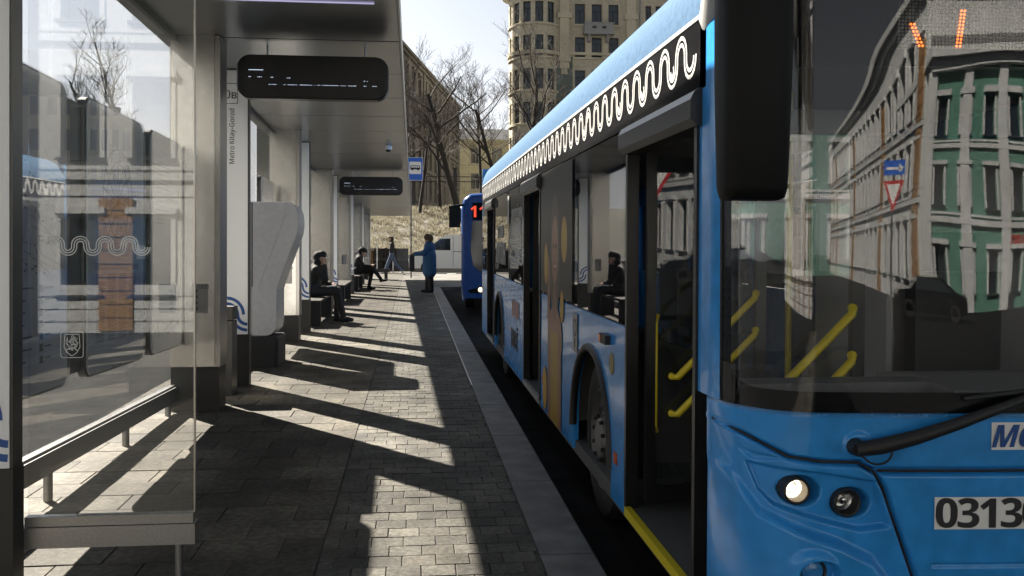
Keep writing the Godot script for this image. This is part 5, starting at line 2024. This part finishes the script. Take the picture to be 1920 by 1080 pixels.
func build_far():
	rng.seed = 9
	var rows := []
	for j in 29:
		var z := 51.0 + j * 1.0
		var r := []
		for i in 81:
			var x := -60.0 + i * 1.5
			r.append(P(x, hill_y(x, z) + rng.randf_range(-0.06, 0.06), z))
		rows.append(r)
	var hm := MB.new()
	hm.grid(rows)
	single("hillside", hm, M.dry_grass, "grassy bank of dry yellow grass beyond the street", "hillside", "", "structure")
	var top := MB.new()
	top.quad(P(-400, hill_y(0, 79) - 0.3, 400), P(400, hill_y(0, 79) - 0.3, 400), P(400, hill_y(0, 79) - 0.3, 78), P(-400, hill_y(0, 79) - 0.3, 78))
	single("hilltop", top, M.plaza, "ground on top of the bank", "ground", "", "structure")
	# tufts of dry grass
	var blade := MB.new()
	blade.flat()
	for i in 7:
		var a := TAU * i / 7.0
		var o := Vector3(cos(a), 0, sin(a)) * 0.07
		var s := Vector3(-sin(a), 0, cos(a)) * 0.03
		blade.tri(o - s, o * 2.6 + Vector3(0, 0.22 + 0.06 * (i % 3), 0), o + s)
	var bm := blade.mesh()
	var mm := MultiMesh.new()
	mm.transform_format = MultiMesh.TRANSFORM_3D
	mm.use_colors = true
	mm.mesh = bm
	mm.instance_count = 7000
	for i in 7000:
		var x := rng.randf_range(-9.0, 12.0)
		var z := rng.randf_range(51.2, 68.0)
		mm.set_instance_transform(i, Transform3D(Basis(Vector3.UP, rng.randf() * TAU).scaled(Vector3.ONE * rng.randf_range(0.5, 1.15)), P(x, hill_y(x, z) - 0.03, z)))
		var v := rng.randf_range(0.55, 1.1)
		mm.set_instance_color(i, Color(0.29 * v, 0.265 * v, 0.2 * v))
	var gi := MultiMeshInstance3D.new()
	gi.name = numbered("dry_grass")
	gi.multimesh = mm
	gi.material_override = M.tuft
	add_child(gi)
	tag(gi, "tufts of dry grass covering the bank", "grass", "", "stuff")
	# leftover snow along the top of the bank
	var sn := MB.new()
	for i in 16:
		var cx := rng.randf_range(-8.0, 9.0)
		var cz := rng.randf_range(65.2, 67.6)
		var ring := []
		var n := 11
		var w := rng.randf_range(0.5, 1.7)
		var c := P(cx, hill_y(cx, cz) + 0.2, cz)
		for k in n:
			var a := TAU * k / n
			var q := Vector2(cos(a) * w, sin(a) * 0.35) * rng.randf_range(0.6, 1.2)
			ring.append(P(cx + q.x, hill_y(cx + q.x, cz + q.y) + 0.02, cz + q.y))
		for k in n:
			sn.soft()
			sn.tri(c, ring[k], ring[(k + 1) % n])
	single("snow", sn, M.snow, "patches of old snow along the top of the grassy bank", "snow", "", "stuff")
	# low granite kerb wall at the foot of the bank
	var kw := MB.new()
	kw.slab(P(-40, 0.6, 50.3), P(40, gy(50) + 0.36, 51.2))
	var kt := MB.new()
	kt.slab(P(-40, gy(50) + 0.361, 50.25), P(40, gy(50) + 0.46, 51.25))
	var lw := thing("low_wall", P(0, 0, 0), "low dark granite wall at the foot of the grassy bank", "wall")
	part("wall_body", kw, M.granite, lw)
	part("coping", kt, M.kerb, lw)
	# iron fence on the bank
	for s in 3:
		var x0 := -9.0 + s * 9.0
		var f := thing("iron_fence", P(x0, hill_y(0, 68.0) - 0.1, 68.2), ["black iron fence with spikes, stretch behind the bus stop sign", "black iron fence with spikes, stretch behind the leaning tree trunk", "black iron fence with spikes, stretch below the beige building"][s], "fence", "iron fence on the bank")
		for i in 4:
			var p := MB.new()
			p.slab(Vector3(i * 3.0 - 0.12, 0, -0.12), Vector3(i * 3.0 + 0.12, 3.1, 0.12))
			p.slab(Vector3(i * 3.0 - 0.18, 3.1, -0.18), Vector3(i * 3.0 + 0.18, 3.22, 0.18))
			if i < 3: part("fence_post", p, M.iron, f)
		var rl := MB.new()
		for y in [0.35, 2.2, 2.55]:
			rl.slab(Vector3(0.13, y, -0.02), Vector3(8.87, y + 0.06, 0.02))
		part("fence_rails", rl, M.iron, f)
		for i in 60:
			if i % 20 == 0: continue
			var bar := MB.new()
			bar.tube([Vector3(i * 0.15, 0.1, 0.04), Vector3(i * 0.15, 2.75, 0.04), Vector3(i * 0.15, 2.92, 0.04)], [0.014, 0.014, 0.002], 4, false)
			part("fence_bar", bar, M.iron, f)
	# trees
	var tl := ["bare tree with a leaning dark trunk behind the waiting dark blue bus", "bare tree standing in front of the rounded corner of the beige building", "leaning bare tree between the stone house and the beige building", "bare tree behind the shelter seen through the clear glass", "bare shrub-like tree in front of the brown stone house"]
	var t1 := bare_tree(101, 14.5, 0.24, Vector3(-0.16, 0, 0), P(3.1, hill_y(2.6, 60.0) - 0.1, 60.0), tl[0])
	bare_tree(202, 15.0, 0.22, Vector3(0.02, 0, 0), P(8.3, hill_y(8, 66.0) - 0.1, 66.0), tl[1])
	bare_tree(303, 12.5, 0.18, Vector3(-0.32, 0, 0.0), P(6.4, hill_y(6, 62.0) - 0.1, 62.0), tl[2])
	bare_tree(404, 13.5, 0.28, Vector3(0.05, 0, 0), P(-15.2, gy(46.0) - 0.2, 46.0), tl[3])
	bare_tree(505, 10.0, 0.13, Vector3(0.05, 0, 0), P(0.4, hill_y(0, 63.0) - 0.1, 63.0), tl[4])
	bare_tree(606, 12.0, 0.14, Vector3(-0.05, 0, 0), P(1.9, hill_y(2, 66.0) - 0.1, 66.0), "slim bare tree on the bank between the fence and the stone house")
	bare_tree(707, 13.0, 0.16, Vector3(0.08, 0, 0), P(-1.2, hill_y(-1, 67.0) - 0.1, 67.0), "bare tree on the bank half hidden by the canopy edge")
	bare_tree(808, 13.0, 0.15, Vector3(-0.1, 0, 0), P(5.3, hill_y(5, 72.0) - 0.1, 72.0), "bare tree behind the iron fence in front of the yellow house")
	# bus stop sign
	var sgn := thing("bus_stop_sign", P(-0.09, gy(38.1), 38.1), "blue bus stop sign with white bus pictogram on a tall pole", "sign")
	var po := MB.new()
	po.tube([Vector3(0, -0.05, 0), Vector3(0, 4.85, 0)], [0.032], 10)
	part("pole", po, M.pole, sgn)
	var pb := MB.new()
	pb.prism(round_rect(0.61, 0.94, 0.04, 3), 0.04, 0.06, Transform3D(Basis(), Vector3(0.17, 4.42, 0)))
	var plate := part("plate", pb, M.sign_white, sgn)
	var pbl := MB.new()
	pbl.prism(round_rect(0.58, 0.91, 0.03, 3), 0.0605, 0.064, Transform3D(Basis(), Vector3(0.17, 4.42, 0)))
	part("blue_field", pbl, M.sign_blue, plate)
	var pw := MB.new()
	pw.prism(round_rect(0.48, 0.5, 0.04, 3), 0.0645, 0.067, Transform3D(Basis(), Vector3(0.17, 4.46, 0)))
	part("white_field", pw, M.sign_white, plate)
	var bus := MB.new()
	var bxf := Transform3D(Basis(), Vector3(0.17, 4.46, 0))
	bus.prism(PackedVector2Array([Vector2(-0.2, -0.06), Vector2(0.19, -0.06), Vector2(0.2, 0.0), Vector2(0.17, 0.1), Vector2(-0.19, 0.1), Vector2(-0.2, 0.05)]), 0.0675, 0.07, bxf)
	for x in [-0.12, 0.11]:
		bus.disc(bxf * Vector3(x, -0.065, 0.0675), Vector3.BACK, [[0.0, 0.042], [0.0025, 0.04], [0.0025, 0.0]], 14)
	var pic := part("bus_pictogram", bus, M.ink, plate)
	var wn := MB.new()
	for i in 4:
		wn.slab(bxf * Vector3(-0.165 + i * 0.085, 0.01, 0.0705), bxf * Vector3(-0.1 + i * 0.085, 0.075, 0.072))
	part("pictogram_window", wn, M.sign_white, pic)
	# van
	var van := thing("delivery_van", P(2.55, gy(46.5) - 0.156, 46.6), "white delivery van parked across the end of the street", "van", "", PI)
	var vb := MB.new()
	vb.prism(PackedVector2Array([Vector2(2.75, 0.3), Vector2(2.78, 0.75), Vector2(2.62, 0.98), Vector2(1.95, 1.2), Vector2(1.2, 1.82), Vector2(0.9, 1.93), Vector2(-2.5, 1.96), Vector2(-2.6, 1.8), Vector2(-2.65, 0.4), Vector2(-2.6, 0.3)]), -0.92, 0.92, Transform3D(), 0.07)
	part("body", vb, M.van, van)
	for s in [-1, 1]:
		var vw := MB.new()
		vw.prism(PackedVector2Array([Vector2(1.9, 1.2), Vector2(1.25, 1.74), Vector2(0.75, 1.76), Vector2(0.75, 1.18)]), 0.921, 0.926, Transform3D(Basis().scaled(Vector3(1, 1, s)), Vector3.ZERO))
		part("side_window", vw, M.far_pane, van)
		var st := MB.new()
		st.slab(Vector3(-2.5, 1.1, 0.921 * s), Vector3(0.6, 1.13, 0.925 * s))
		st.slab(Vector3(0.6, 0.4, 0.921 * s), Vector3(0.615, 1.85, 0.924 * s))
		st.slab(Vector3(-0.7, 0.4, 0.921 * s), Vector3(-0.685, 1.85, 0.924 * s))
		part("door_line", st, M.rubber, van)
		for x in [1.85, -1.75]:
			var wm := MB.new()
			wm.disc(Vector3(x, 0.34, s * 0.83), Vector3(0, 0, s), [[-0.15, 0.2], [-0.15, 0.34], [0.1, 0.34], [0.11, 0.24], [0.06, 0.2], [0.09, 0.0]], 22)
			part("wheel", wm, M.tyre, van)
		var hl := MB.new()
		hl.box(Vector3(2.72, 0.86, s * 0.72), Vector3(0.16, 0.2, 0.3))
		part("headlight", hl, M.chrome, van)
	var ws := MB.new()
	ws.quad(Vector3(1.99, 1.22, -0.78), Vector3(1.99, 1.22, 0.78), Vector3(1.24, 1.84, 0.72), Vector3(1.24, 1.84, -0.72))
	part("windscreen", ws, M.far_pane, van)
	# glass railing and end bench
	var gr := thing("glass_railing", P(-3.2, gy(44.3), 44.4), "dark glass railing with white posts at the end of the shelter", "railing")
	for i in 4:
		var gp := MB.new()
		gp.slab(Vector3(i * 0.75 + 0.03, 0.1, -0.01), Vector3(i * 0.75 + 0.72, 1.15, 0.01))
		part("glass_pane", gp, M.side_glass, gr)
		var gs := MB.new()
		gs.slab(Vector3(i * 0.75 - 0.025, 0, -0.03), Vector3(i * 0.75 + 0.025, 1.9 - 0.25 * i, 0.03))
		part("post", gs, M.sign_white, gr)
	var eb := thing("stone_bench", P(-1.35, gy(36.5), 36.5), "low dark stone bench at the far end of the platform", "bench")
	var es := MB.new()
	es.slab(Vector3(-0.55, 0.28, -0.25), Vector3(0.45, 0.42, 0.25))
	part("seat", es, M.granite, eb)
	for x in [-0.4, 0.3]:
		var el := MB.new()
		el.slab(Vector3(x - 0.06, -0.05, -0.2), Vector3(x + 0.06, 0.279, 0.2))
		part("leg", el, M.granite, eb)


# ---------------------------------------------------------------- all of it
func hazy_sky(to_sun: Vector3) -> ImageTexture:
	# cloudless turbid sky of the CIE standard (type 14): bright towards the sun and the horizon, deeper overhead
	var w := 512
	var h := 256
	var im := Image.create(w, h, false, Image.FORMAT_RGBF)
	for j in h:
		var up := (0.5 - (j + 0.5) / h) * PI
		for i in w:
			var az := (i + 0.5) / w * TAU
			var d := Vector3(sin(az) * cos(up), sin(up), -cos(az) * cos(up))
			var c := Color(0.12, 0.12, 0.12)
			if up > -0.02:
				var sy := maxf(sin(up), 0.02)
				var chi := acos(clampf(d.dot(to_sun), -1.0, 1.0))
				var phi := 1.0 - exp(-0.15 / sy)
				var f := 1.0 + 16.0 * (exp(-3.0 * chi) - exp(-3.0 * PI / 2)) + 0.3 * pow(cos(chi), 2.0)
				var l := minf(phi * f, 1.5) * SKY_LIGHT
				var blue := clampf(1.0 - phi * 1.3, 0.0, 1.0)
				c = Color(l * lerpf(0.99, 0.8, blue), l * lerpf(1.0, 0.95, blue), l * lerpf(1.01, 1.18, blue))
			im.set_pixel(i, j, c)
	return ImageTexture.create_from_image(im)


const SKY_LIGHT := 0.172



func _ready():
	var cam := Camera3D.new()
	cam.name = "camera"
	var near := 0.1
	cam.projection = Camera3D.PROJECTION_FRUSTUM
	cam.near = near
	cam.far = 1500.0
	cam.size = 2.0 * near * 540.0 / 1750.0
	cam.frustum_offset = Vector2(0.0, -43.0 / 1750.0 * near)
	cam.position = Vector3(0, 1.5, 0)
	cam.rotation.y = -atan(185.0 / 1750.0)
	add_child(cam)
	cam.current = true
	var env := Environment.new()
	env.background_mode = Environment.BG_SKY
	var el := deg_to_rad(39.5)
	var to_sun := Vector3(-0.616 * cos(el), sin(el), -0.788 * cos(el))
	var sm := PanoramaSkyMaterial.new()
	sm.panorama = hazy_sky(to_sun)
	var sky := Sky.new()
	sky.sky_material = sm
	env.sky = sky
	env.background_energy_multiplier = 1.0
	env.tonemap_mode = Environment.TONE_MAPPER_LINEAR
	env.tonemap_exposure = 4.8
	env.sdfgi_enabled = true
	env.ssao_enabled = true
	env.ssil_enabled = true
	var we := WorldEnvironment.new()
	we.name = "world"
	we.environment = env
	add_child(we)
	var sun := DirectionalLight3D.new()
	sun.name = "sun"
	sun.light_energy = 1.6
	sun.light_color = Color(1.0, 0.965, 0.905)
	sun.light_angular_distance = 0.5
	sun.shadow_enabled = true
	add_child(sun)
	sun.look_at_from_position(to_sun * 50.0, Vector3.ZERO)
	make_materials()
	build_ground()
	build_buildings()
	build_far()
	build_shelter()
	build_bus()
	far_bus()
	build_people()
